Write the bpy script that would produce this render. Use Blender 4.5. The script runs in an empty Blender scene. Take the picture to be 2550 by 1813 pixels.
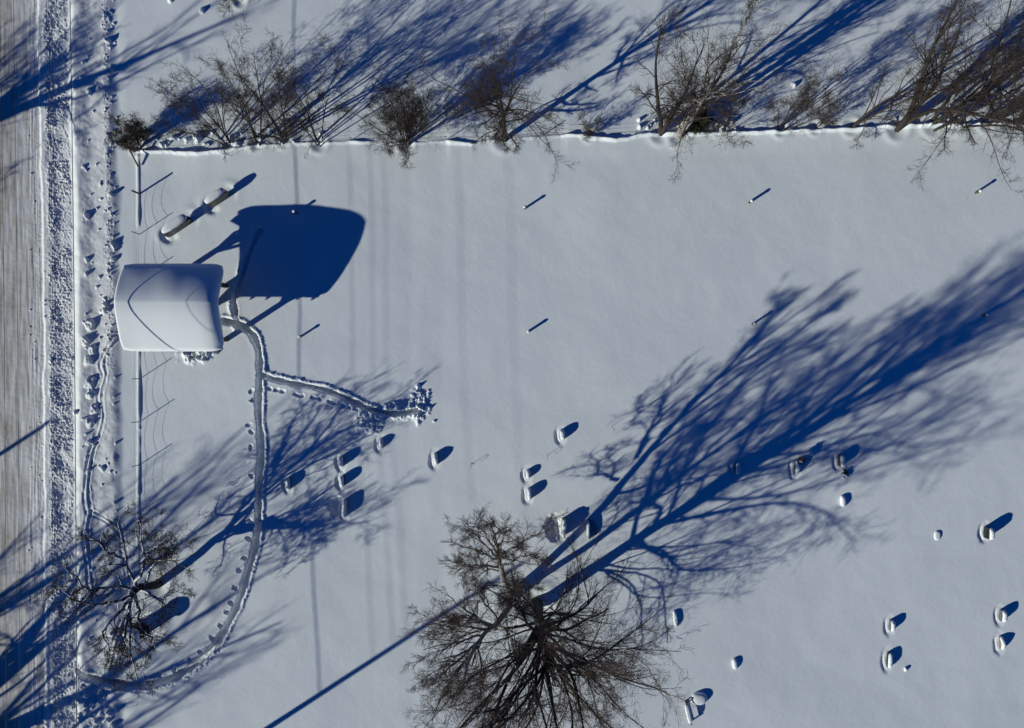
import bpy, math, random
import numpy as np
from mathutils import Vector

# ------------------------------------------------------------------ camera, sky, sun
S = 40.0                       # plan units (photo pixels) per metre on the snow
CX, CY = 1275.0, 906.5         # point of the ground straight below the camera
HCAM = 42.5
HPX = HCAM * S
sc = bpy.context.scene
C = sc.collection
cam_d = bpy.data.cameras.new('camera'); cam = bpy.data.objects.new('camera', cam_d); C.objects.link(cam)
cam.location = (0, 0, HCAM); cam.rotation_euler = (0, 0, 0)
cam_d.sensor_width = 36.0; cam_d.lens = 24.0; cam_d.clip_end = 5000
sc.camera = cam
AZ = math.radians(33.0)                      # shadows run up and to the right
EL = math.atan(0.35)
tosun = Vector((-math.cos(AZ) * math.cos(EL), -math.sin(AZ) * math.cos(EL), math.sin(EL)))
w = bpy.data.worlds.new("World"); sc.world = w; w.use_nodes = True
nt = w.node_tree; bg = nt.nodes['Background']
sky = nt.nodes.new('ShaderNodeTexSky'); sky.sky_type = 'NISHITA'; sky.sun_disc = False
sky.sun_elevation = EL; sky.sun_rotation = math.atan2(tosun.x, tosun.y)
sky.air_density = 1.0; sky.dust_density = 0.1; sky.ozone_density = 5.0
tint = nt.nodes.new('ShaderNodeMix'); tint.data_type = 'RGBA'; tint.blend_type = 'MULTIPLY'
tint.inputs[0].default_value = 1.0; tint.inputs[7].default_value = (0.003, 0.225, 0.565, 1)
nt.links.new(sky.outputs[0], tint.inputs[6]); nt.links.new(tint.outputs[2], bg.inputs['Color'])
bg.inputs['Strength'].default_value = 0.084
sun_d = bpy.data.lights.new('sun', 'SUN'); sun_d.energy = 4.05; sun_d.angle = math.radians(0.53)
sun_d.color = (0.987, 0.997, 0.875)
sun = bpy.data.objects.new('sun', sun_d); C.objects.link(sun)
sun.rotation_euler = tosun.to_track_quat('Z', 'Y').to_euler(); sun.location = (-60, -40, 40)
sc.view_settings.view_transform = 'Standard'; sc.view_settings.look = 'None'
sc.view_settings.exposure = 0.0; sc.view_settings.gamma = 1.0

rng = np.random.default_rng(7)
random.seed(7)

def wx(px): return (px - CX) / S
def wy(py): return -(py - CY) / S
def P(px, py, h=0.0):          # plan position (true, on the ground plan) and height in metres
    return np.array([wx(px), wy(py), h])

# ------------------------------------------------------------------ materials
def mat(name, col, rough=0.8, noise=0.0, scale=8.0, bump=0.0, bscale=30.0, col2=None, stretch=None, spec=0.3, det=4):
    m = bpy.data.materials.new(name); m.use_nodes = True
    t = m.node_tree; b = t.nodes['Principled BSDF']
    b.inputs['Roughness'].default_value = rough
    b.inputs['Specular IOR Level'].default_value = spec
    b.inputs['Base Color'].default_value = (*col, 1)
    tc = t.nodes.new('ShaderNodeTexCoord'); src = tc.outputs['Object']
    if stretch:
        mp = t.nodes.new('ShaderNodeMapping'); mp.inputs['Scale'].default_value = stretch
        t.links.new(src, mp.inputs['Vector']); src = mp.outputs['Vector']
    if col2 or noise:
        n = t.nodes.new('ShaderNodeTexNoise'); n.inputs['Scale'].default_value = scale; n.inputs['Detail'].default_value = det
        t.links.new(src, n.inputs['Vector'])
        r = t.nodes.new('ShaderNodeValToRGB')
        c2 = col2 or tuple(c * (1 - noise) for c in col)
        r.color_ramp.elements[0].color = (*c2, 1); r.color_ramp.elements[1].color = (*col, 1)
        r.color_ramp.elements[0].position = 0.35; r.color_ramp.elements[1].position = 0.65
        t.links.new(n.outputs['Fac'], r.inputs['Fac']); t.links.new(r.outputs['Color'], b.inputs['Base Color'])
    if bump:
        n2 = t.nodes.new('ShaderNodeTexNoise'); n2.inputs['Scale'].default_value = bscale; n2.inputs['Detail'].default_value = 5
        t.links.new(src, n2.inputs['Vector'])
        bp = t.nodes.new('ShaderNodeBump'); bp.inputs['Strength'].default_value = bump; bp.inputs['Distance'].default_value = 0.02
        t.links.new(n2.outputs['Fac'], bp.inputs['Height']); t.links.new(bp.outputs['Normal'], b.inputs['Normal'])
    return m

def snowy(name, col, col2, amount=0.5, scale=9.0):
    """bark with snow lying on what faces up"""
    m = mat(name, col, 0.9, scale=14, col2=col2, bump=0.5, bscale=25)
    t = m.node_tree; b = t.nodes['Principled BSDF']
    old = b.inputs['Base Color'].links[0].from_socket
    g = t.nodes.new('ShaderNodeNewGeometry'); s = t.nodes.new('ShaderNodeSeparateXYZ')
    t.links.new(g.outputs['True Normal'], s.inputs[0])
    n = t.nodes.new('ShaderNodeTexNoise'); n.inputs['Scale'].default_value = scale; n.inputs['Detail'].default_value = 3
    tc = t.nodes.new('ShaderNodeTexCoord'); t.links.new(tc.outputs['Object'], n.inputs['Vector'])
    a = t.nodes.new('ShaderNodeMath'); a.operation = 'ADD'; t.links.new(s.outputs['Z'], a.inputs[0]); t.links.new(n.outputs['Fac'], a.inputs[1])
    mr = t.nodes.new('ShaderNodeMapRange'); lo = 1.75 - amount
    mr.inputs['From Min'].default_value = lo; mr.inputs['From Max'].default_value = lo + 0.06
    t.links.new(a.outputs[0], mr.inputs['Value'])
    mx = t.nodes.new('ShaderNodeMix'); mx.data_type = 'RGBA'
    t.links.new(mr.outputs[0], mx.inputs[0]); t.links.new(old, mx.inputs[6]); mx.inputs[7].default_value = (0.8, 0.81, 0.83, 1)
    t.links.new(mx.outputs[2], b.inputs['Base Color'])
    return m

M = {}
M['snow'] = mat('snow', (0.80, 0.845, 0.87), 0.75, noise=0.025, scale=0.35, bump=0.16, bscale=5.0, spec=0.2)
M['snowcap'] = mat('snow_cap', (0.83, 0.865, 0.88), 0.7, bump=0.2, bscale=12, spec=0.2)
M['snowbank'] = mat('snow_bank', (0.81, 0.83, 0.84), 0.75, noise=0.06, scale=3.0, bump=0.5, bscale=9.0, spec=0.2)
M['trod'] = mat('trodden_snow', (0.79, 0.82, 0.85), 0.75, noise=0.05, scale=4.0, bump=0.6, bscale=9.0, spec=0.2)
M['wood'] = mat('weathered_wood', (0.16, 0.115, 0.075), 0.85, noise=0.5, scale=6, bump=0.4, bscale=20, stretch=(1, 1, 0.2))
M['deck'] = mat('roof_boards', (0.13, 0.10, 0.07), 0.85, noise=0.4, scale=5, bump=0.4, bscale=20, stretch=(0.2, 3, 1))
M['granite'] = mat('grey_granite', (0.17, 0.165, 0.16), 0.55, noise=0.4, scale=25, bump=0.2, bscale=60)
M['darkstone'] = mat('dark_polished_stone', (0.022, 0.024, 0.022), 0.3, noise=0.4, scale=30, spec=0.5)
M['tanstone'] = mat('tan_stone', (0.30, 0.245, 0.205), 0.8, noise=0.4, scale=16, bump=0.3, bscale=40)
M['palestone'] = mat('pale_marble', (0.42, 0.41, 0.39), 0.7, noise=0.35, scale=12, bump=0.3, bscale=40)
M['metal'] = mat('dark_metal', (0.04, 0.038, 0.035), 0.55, noise=0.3, scale=30)
M['rust'] = mat('rusty_iron', (0.10, 0.05, 0.03), 0.8, noise=0.5, scale=20)
M['cable'] = mat('cable_black', (0.03, 0.03, 0.032), 0.6)
M['bark'] = snowy('bark_dark', (0.055, 0.045, 0.04), (0.025, 0.021, 0.019), 0.28)
M['barkw'] = snowy('bark_snow_laden', (0.06, 0.05, 0.045), (0.02, 0.018, 0.016), 0.62, 5)
M['birch'] = snowy('bark_birch', (0.50, 0.47, 0.43), (0.10, 0.085, 0.075), 0.35, 6)
M['twig'] = mat('twigs', (0.066, 0.047, 0.039), 0.9, noise=0.4, scale=3)
M['twigdark'] = mat('twigs_dark', (0.045, 0.034, 0.030), 0.9, noise=0.4, scale=3)
M['twigwarm'] = mat('twigs_warm', (0.105, 0.07, 0.056), 0.9, noise=0.4, scale=3)
M['needles'] = mat('needles', (0.045, 0.05, 0.018), 0.9, noise=0.5, scale=6)
M['wreath'] = mat('dried_wreath', (0.10, 0.07, 0.08), 0.9, noise=0.5, scale=20)
# packed-snow road: dirty brown towards the wheel tracks, streaks along the road
def road_mat():
    m = mat('packed_snow_road', (0.72, 0.70, 0.68), 0.7, bump=0.35, bscale=3.0, stretch=(4, 0.35, 1), spec=0.25)
    t = m.node_tree; b = t.nodes['Principled BSDF']
    tc = t.nodes.new('ShaderNodeTexCoord')
    sx = t.nodes.new('ShaderNodeSeparateXYZ'); t.links.new(tc.outputs['Object'], sx.inputs[0])
    mr = t.nodes.new('ShaderNodeMapRange'); mr.inputs['From Min'].default_value = -29.3; mr.inputs['From Max'].default_value = -31.9
    t.links.new(sx.outputs['X'], mr.inputs['Value'])
    out = mr.outputs[0]
    def noise(sc_, st, d):
        mp = t.nodes.new('ShaderNodeMapping'); mp.inputs['Scale'].default_value = st; t.links.new(tc.outputs['Object'], mp.inputs['Vector'])
        n = t.nodes.new('ShaderNodeTexNoise'); n.inputs['Scale'].default_value = sc_; n.inputs['Detail'].default_value = d
        t.links.new(mp.outputs[0], n.inputs['Vector']); return n.outputs['Fac']
    n1 = noise(1.0, (9, 0.12, 1), 6); n2 = noise(1.4, (1.2, 0.5, 1), 5)
    def math_(op, a, b_):
        q = t.nodes.new('ShaderNodeMath'); q.operation = op
        for i, v in enumerate((a, b_)):
            if isinstance(v, float): q.inputs[i].default_value = v
            else: t.links.new(v, q.inputs[i])
        return q.outputs[0]
    v = math_('ADD', math_('MULTIPLY', math_('SUBTRACT', n1, 0.5), 1.05), math_('MULTIPLY', math_('SUBTRACT', n2, 0.5), 1.3))
    v = math_('ADD', math_('ADD', v, 0.24), math_('MULTIPLY', out, 0.45))
    r = t.nodes.new('ShaderNodeValToRGB'); e = r.color_ramp.elements
    e[0].position = 0.1; e[0].color = (0.80, 0.80, 0.80, 1)
    e[1].position = 1.15 / 1.2; e[1].color = (0.42, 0.385, 0.345, 1)
    k = e.new(0.5); k.color = (0.60, 0.59, 0.575, 1)
    t.links.new(v, r.inputs['Fac']); t.links.new(r.outputs['Color'], b.inputs['Base Color'])
    return m
M['road'] = road_mat()

# ------------------------------------------------------------------ mesh helpers
def mesh_np(name, V, F4=None, F3=None, material=None, smooth=True, parent=None):
    me = bpy.data.meshes.new(name)
    V = np.asarray(V, dtype=np.float32)
    F4 = np.zeros((0, 4), np.int32) if F4 is None else np.asarray(F4, np.int32)
    F3 = np.zeros((0, 3), np.int32) if F3 is None else np.asarray(F3, np.int32)
    me.vertices.add(len(V)); me.vertices.foreach_set('co', V.ravel())
    nl = F4.size + F3.size; me.loops.add(nl)
    me.loops.foreach_set('vertex_index', np.concatenate([F4.ravel(), F3.ravel()]).astype(np.int32))
    npoly = len(F4) + len(F3); me.polygons.add(npoly)
    st = np.concatenate([np.arange(len(F4)) * 4, len(F4) * 4 + np.arange(len(F3)) * 3]).astype(np.int32)
    me.polygons.foreach_set('loop_start', st)
    me.polygons.foreach_set('use_smooth', np.full(npoly, smooth))
    me.update(calc_edges=True); me.validate()
    o = bpy.data.objects.new(name, me); C.objects.link(o)
    if material: me.materials.append(material)
    if parent: o.parent = parent
    return o

def tag(o, label=None, cat=None, group=None, kind=None):
    if label: o['label'] = label
    if cat: o['category'] = cat
    if group: o['group'] = group
    if kind: o['kind'] = kind
    return o

def thing(name, loc, label, cat, group=None, rz=0.0):
    o = bpy.data.objects.new(name, None); C.objects.link(o)
    o.empty_display_size = 0.2
    o.location = loc; o.rotation_euler = (0, 0, rz)
    return tag(o, label, cat, group)

class MB:                       # collects simple solids into one mesh
    def __init__(s): s.V = []; s.Q = []; s.T = []; s.n = 0
    def add(s, V, Q=None, T=None):
        V = np.asarray(V, float)
        if Q is not None and len(Q): s.Q.append(np.asarray(Q) + s.n)
        if T is not None and len(T): s.T.append(np.asarray(T) + s.n)
        s.V.append(V); s.n += len(V)
    def box(s, c, size, rot=0.0, tilt=None):
        x, y, z = [d / 2 for d in size]
        b = min(x, y, z) * 0.18
        V = []
        for zz, ins in ((-z, b), (-z + b, 0), (z - b, 0), (z, b)):
            for sx, sy in ((-1, -1), (1, -1), (1, 1), (-1, 1)):
                V.append((sx * (x - ins), sy * (y - ins), zz))
        V = np.array(V)
        if tilt is not None: V = V @ np.array(tilt).T
        cr, sr = math.cos(rot), math.sin(rot)
        V = np.stack([V[:, 0] * cr - V[:, 1] * sr, V[:, 0] * sr + V[:, 1] * cr, V[:, 2]], 1) + np.array(c)
        Q = [[3, 2, 1, 0], [12, 13, 14, 15]]
        for k in range(3):
            for i in range(4):
                a = k * 4 + i; b2 = k * 4 + (i + 1) % 4
                Q.append([a, b2, b2 + 4, a + 4])
        s.add(V, Q)
    def beam(s, a, b, wd, ht):
        a = np.array(a, float); b = np.array(b, float); d = b - a; L = np.linalg.norm(d); d /= L
        up = np.array([0, 0, 1.0]) if abs(d[2]) < 0.9 else np.array([0, 1.0, 0])
        u = np.cross(d, up); u /= np.linalg.norm(u); v = np.cross(u, d)
        V = [p + u * sx * wd / 2 + v * sy * ht / 2 for p in (a, b) for sx, sy in ((-1, -1), (1, -1), (1, 1), (-1, 1))]
        s.add(V, [[0, 1, 2, 3], [7, 6, 5, 4], [0, 4, 5, 1], [1, 5, 6, 2], [2, 6, 7, 3], [3, 7, 4, 0]])
    def tube(s, pts, r, m=6):
        pts = np.array(pts, float); k = len(pts)
        r = np.full(k, r) if np.isscalar(r) else np.array(r)
        V, Q = tube_np(pts[None], r[None], m); s.add(V, Q)
        s.cap(pts[0], V[:m]); s.cap(pts[-1], V[-m:])
    def cap(s, c, ring):
        m = len(ring); V = np.vstack([[c], ring]); s.add(V, None, [[0, 1 + i, 1 + (i + 1) % m] for i in range(m)])
    def build(s, name, material, parent=None, smooth=False):
        V = np.vstack(s.V)
        return mesh_np(name, V, np.vstack(s.Q) if s.Q else None, np.vstack(s.T) if s.T else None, material, smooth, parent)

def tube_np(Pt, R, m):
    """Pt (N,k,3), R (N,k) -> verts, quads"""
    N, k, _ = Pt.shape
    T = np.gradient(Pt, axis=1); T /= np.linalg.norm(T, axis=2, keepdims=True) + 1e-9
    mt = T.mean(axis=1); ref = np.where(np.abs(mt[:, 2:3]) > 0.85, np.array([[1.0, 0.05, 0]]), np.array([[0, 0.05, 1.0]]))
    ref = np.broadcast_to(ref[:, None, :], T.shape)
    U = np.cross(T, ref); U /= np.linalg.norm(U, axis=2, keepdims=True) + 1e-9
    W = np.cross(T, U)
    a = np.arange(m) * 2 * math.pi / m
    V = Pt[:, :, None, :] + R[:, :, None, None] * (np.cos(a)[None, None, :, None] * U[:, :, None, :] + np.sin(a)[None, None, :, None] * W[:, :, None, :])
    idx = np.arange(N * k * m).reshape(N, k, m)
    i0 = idx[:, :-1, :]; i1 = idx[:, 1:, :]
    Q = np.stack([i0, np.roll(i0, -1, 2), np.roll(i1, -1, 2), i1], -1).reshape(-1, 4)
    return V.reshape(-1, 3), Q

def cushion(lx, ly, hz, seed=0, nu=20, nv=7, p=3.0, wob=0.08, under=0.25):
    """a pillow of snow: rounded outline, domed top, thin underside"""
    r = np.random.default_rng(seed)
    th = np.arange(nu) * 2 * math.pi / nu
    sgn = lambda x, e: np.sign(x) * np.abs(x) ** e
    ox = sgn(np.cos(th), 2 / p); oy = sgn(np.sin(th), 2 / p)
    wb = 1 + wob * (r.random(nu) - 0.5); wb = (wb + np.roll(wb, 1) + np.roll(wb, -1)) / 3
    V = []
    for j in range(nv + 1):
        ph = j / nv * math.pi / 2
        c = math.cos(ph) ** 0.55 if j < nv else 0.0; z = math.sin(ph) ** 0.9
        if j == nv: V.append([[0, 0, hz]])
        else: V.append(np.stack([ox * lx / 2 * c * wb, oy * ly / 2 * c * wb, np.full(nu, hz * z) * (1 + 0.1 * (r.random() - 0.5))], 1))
    rings = np.vstack(V[:-1]); top = np.array(V[-1]); bot = np.array([[0, 0, -hz * under]])
    VV = np.vstack([rings, top, bot]); Q = []; T = []
    for j in range(nv - 1):
        for i in range(nu):
            a = j * nu + i; b = j * nu + (i + 1) % nu; Q.append([a, b, b + nu, a + nu])
    t_ = nv * nu
    for i in range(nu):
        a = (nv - 1) * nu + i; b = (nv - 1) * nu + (i + 1) % nu; T.append([a, b, t_]); T.append([(i + 1) % nu, i, t_ + 1])
    return VV, Q, T

# ------------------------------------------------------------------ terrain height (plan pixels in, metres out)
TBL = np.random.default_rng(99).random((8, 256, 256))
def vn(x, y, s, seed=0):
    X = x / s + seed * 17.3; Y = y / s + seed * 31.7
    xi = np.floor(X).astype(np.int64); yi = np.floor(Y).astype(np.int64)
    fx = X - xi; fy = Y - yi; fx = fx * fx * fx * (fx * (fx * 6 - 15) + 10); fy = fy * fy * fy * (fy * (fy * 6 - 15) + 10)
    T = TBL[seed % 8]
    a = T[xi & 255, yi & 255]; b = T[(xi + 1) & 255, yi & 255]; c = T[xi & 255, (yi + 1) & 255]; d = T[(xi + 1) & 255, (yi + 1) & 255]
    return (a + (b - a) * fx + (c - a) * fy + (a - b - c + d) * fx * fy) * 2 - 1
def fbm(x, y, s, o=4, seed=0, g=0.5):
    r = 0; a = 1; t = 0
    for k in range(o): r = r + a * vn(x, y, s / 2 ** k, seed + k); t += a; a *= g
    return r / t
def ss(a, b, x): t = np.clip((x - a) / (b - a), 0, 1); return t * t * (3 - 2 * t)
def seg_dist(x, y, pts):
    """distance to a polyline, the signed side and the run along it"""
    best = np.full(x.shape, 1e9); side = np.zeros(x.shape); run = np.zeros(x.shape); L = 0
    for (x0, y0), (x1, y1) in zip(pts[:-1], pts[1:]):
        dx, dy = x1 - x0, y1 - y0; l = math.hypot(dx, dy)
        t = np.clip(((x - x0) * dx + (y - y0) * dy) / (l * l), 0, 1)
        d = np.hypot(x - x0 - t * dx, y - y0 - t * dy)
        m = d < best; best = np.where(m, d, best)
        side = np.where(m, np.sign((x - x0) * dy - (y - y0) * dx), side); run = np.where(m, L + t * l, run); L += l
    return best, side, run
def smooth_poly(pts, n=6):
    pts = np.array(pts, float); ext = np.vstack([2 * pts[0] - pts[1], pts, 2 * pts[-1] - pts[-2]]); out = []
    for i in range(1, len(ext) - 2):
        p0, p1, p2, p3 = ext[i - 1:i + 3]
        for k in range(n):
            t = k / n; out.append(0.5 * ((2 * p1) + (-p0 + p2) * t + (2 * p0 - 5 * p1 + 4 * p2 - p3) * t * t + (-p0 + 3 * p1 - 3 * p2 + p3) * t ** 3))
    out.append(pts[-1]); return np.array(out)

PATHS = [smooth_poly([(558, 800), (585, 805), (612, 818), (636, 846), (646, 885), (647, 940), (644, 1010), (648, 1080), (651, 1130), (645, 1190), (643, 1250), (642, 1310), (632, 1370), (615, 1430), (597, 1490), (570, 1550), (535, 1605), (490, 1650), (440, 1683), (385, 1701), (330, 1706), (285, 1700), (235, 1688), (195, 1675)]),
         smooth_poly([(655, 935), (690, 946), (745, 958), (800, 968), (850, 985), (895, 1008), (940, 1024), (985, 1030), (1035, 1022)]),
         smooth_poly([(592, 810), (586, 780), (583, 745), (598, 700), (612, 655), (628, 610), (648, 575)])]
PATHW = [7.3, 5.4, 5.2]; PATHD = [0.52, 0.38, 0.36]
TRAILS = [smooth_poly([(292, 840), (270, 870), (256, 905), (262, 935), (250, 985), (255, 1040), (243, 1085), (228, 1130), (221, 1175), (218, 1235), (222, 1275), (215, 1330), (222, 1400), (228, 1450), (240, 1500)]),
          smooth_poly([(224, 1275), (262, 1292), (296, 1318), (308, 1370), (318, 1440), (322, 1500), (300, 1560), (285, 1620), (270, 1680)]),
          smooth_poly([(190, 1660), (200, 1700), (240, 1715), (290, 1700)])]
RIDGE = np.array([(345, 376), (400, 376), (500, 381), (560, 372), (640, 362), (740, 356), (870, 352), (1010, 356), (1110, 351), (1180, 356), (1240, 346), (1320, 341), (1400, 337), (1450, 336), (1490, 342), (1530, 347), (1565, 341), (1600, 333), (1700, 331), (1850, 329), (1950, 325), (2080, 321), (2180, 316), (2300, 311), (2550, 308), (2700, 306)], float)
FOOT = [(618, 1341, 20), (609, 1390, 20), (595, 1421, 20), (585, 1465, 25), (575, 1501, 25), (565, 1525, 25), (549, 1559, 35), (528, 1590, 40), (498, 1624, 50), (472, 1645, 60), (434, 1667, 80), (398, 1679, 85)]
rr = random.Random(5)
for y in (968, 990, 1058, 1066, 1120, 1196, 1262, 1290): FOOT.append((627 + rr.uniform(-7, 4), y + rr.uniform(-12, 12), rr.uniform(20, 160)))
for x, y in ((672, 968), (690, 971), (704, 974), (738, 982), (752, 985), (782, 990), (797, 993), (822, 999), (832, 1003), (856, 1010), (870, 1013), (888, 1018), (910, 1024)): FOOT.append((x, y, rr.uniform(0, 30)))
# shape: plan x, plan y, width(m), thickness(m), height(m), top, material, label
STONES = [
 (720, 1203, .72, .20, .36, 'round', 'granite', 'grey gravestone with a narrow snow cap standing alone just right of the shovelled path'),
 (852, 1148, .62, .22, .46, 'round', 'granite', 'round-topped gravestone, upper one of the close pair in the left grave row'),
 (854, 1197, .62, .22, .44, 'round', 'darkstone', 'dark gravestone with snow cap, lower one of the close pair in the left grave row'),
 (860, 1264, 1.05, .22, .42, 'flat', 'palestone', 'wide pale gravestone beside a deep wind hollow, lowest of the left grave row'),
 (950, 1104, .58, .18, .36, 'point', 'palestone', 'small pale gravestone nearest below the two dug-up snow heaps'),
 (1086, 1142, .70, .20, .42, 'point', 'granite', 'pointed gravestone standing alone between the left and middle grave rows'),
 (1400, 1082, .58, .24, .44, 'round', 'palestone', 'white capped gravestone, uppermost in the middle of the snowfield'),
 (1315, 1180, .50, .20, .36, 'round', 'granite', 'small rounded gravestone above another, upper of the two stacked stones'),
 (1318, 1229, .68, .20, .46, 'round', 'palestone', 'upright rounded gravestone, lower of the two stacked stones left of the tree shadow'),
 (1403, 1312, 1.08, .24, .64, 'serp', 'tanstone', 'large tan gravestone with thick snow cap beside the iron bench'),
 (1833, 1165, .70, .20, .45, 'flat', 'granite', 'gravestone half swallowed by the broad dark trunk shadow'),
 (1982, 1163, .88, .22, .40, 'point', 'darkstone', 'dark gravestone with a dried wreath at its upper end'),
 (2091, 1146, .70, .22, .48, 'flat', 'darkstone', 'black gravestone with a small snowy shrub below it'),
 (2454, 1325, .68, .24, .68, 'round', 'darkstone', 'tall black gravestone at the right edge, ringed by bright drifted snow'),
 (2218, 1556, .64, .20, .38, 'round', 'granite', 'gravestone with round shadow, upper of the pair at lower right'),
 (2212, 1642, .92, .22, .32, 'flat', 'darkstone', 'wide low dark gravestone, lower of the pair at lower right'),
 (2492, 1531, .68, .22, .45, 'round', 'granite', 'gravestone by the right edge, upper of the two lowest ones there'),
 (2492, 1600, .80, .20, .35, 'point', 'tanstone', 'brownish gravestone by the right edge, lower of the two lowest ones there'),
]
LOW = [
 (2098, 1248, .74, .26, .20, 'low white snow-buried marker at the lower fringe of the big tree shadow'),
 (1681, 1540, 1.05, .20, .15, 'long low snow-buried marker right of the big bare tree crown'),
 (1829, 1652, .68, .24, .16, 'short rounded snow-buried marker alone at the bottom centre right'),
 (2254, 1666, .26, .12, .10, 'tiny snow-buried marker right of the wide low dark gravestone'),
 (2333, 1333, .60, .30, .07, 'faint rounded marker almost vanished under snow left of the tall black gravestone'),
 (1081, 1049, .16, .14, .05, 'tiny snow nub right of the dug-up snow heaps'),
]
BLOCKS = [(262, 770, 15, .34), (226, 812, 17, .36), (218, 850, 14, .26), (230, 872, 12, .24), (224, 900, 14, .24), (226, 953, 14, .24), (228, 982, 14, .22), (236, 1018, 13, .26), (226, 1050, 14, .22), (186, 1028, 9, .26), (224, 1102, 8, .14), (256, 1166, 9, .16), (218, 538, 9, .18), (276, 485, 7, .16), (284, 610, 9, .16), (220, 647, 7, .12), (282, 647, 7, .12), (271, 104, 8, .20), (505, 29, 8, .18), (426, 2, 9, .2), (225, 231, 8, .16), (210, 156, 5, .1), (265, 40, 5, .1), (1977, 212, 7, .22), (280, 175, 5, .1), (430, 345, 9, .22), (405, 362, 7, .2), (490, 340, 14, .3), (250, 690, 5, .1), (243, 715, 5, .1), (262, 745, 5, .1)]
for k in range(95): BLOCKS.append((rr.uniform(205, 292), rr.uniform(0, 1813), rr.uniform(2, 5), rr.uniform(.03, .10)))
for k in range(70): BLOCKS.append((rr.uniform(262, 288), rr.uniform(0, 900), rr.uniform(2, 4), rr.uniform(.03, .08)))
for k in range(40): BLOCKS.append((rr.uniform(190, 290), rr.uniform(1700, 1813), rr.uniform(3, 9), rr.uniform(.06, .16)))
for k in range(60): BLOCKS.append((rr.uniform(60, 120), rr.uniform(0, 1813), rr.uniform(1.5, 3), rr.uniform(.02, .06)))
for k in range(26): BLOCKS.append((rr.uniform(380, 800), 350 + rr.uniform(-22, 14), rr.uniform(3, 7), rr.uniform(.08, .2)))
for k in range(46): BLOCKS.append((rr.uniform(1590, 1860), 322 + rr.uniform(-26, 8), rr.uniform(3, 6), rr.uniform(.06, .2)))
for k in range(20): BLOCKS.append((rr.uniform(2200, 2420), 305 + rr.uniform(-20, 12), rr.uniform(3, 7), rr.uniform(.06, .18)))
SLABS = [(446, 566, 1.85, 0.62, 0.62, 34.0), (548, 497, 1.45, 0.52, 0.70, 36.0)]
SCOOPS = [(s[0], s[1], s[2] * 20 + 2, s[4]) for s in STONES]
TRUNKS = []       # filled below: wind wells round the trunks
PILES = [(925, 1046, 38, 28, .32), (1040, 1004, 27, 46, .30), (1000, 1032, 44, 15, .22), (975, 1010, 26, 12, .25), (492, 882, 44, 22, .40), (985, 1018, 30, 10, .16)]

def bankshift(y): return 15 * (1 - ss(0, 800, y)) - 4 * ss(1000, 1813, y)

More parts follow.
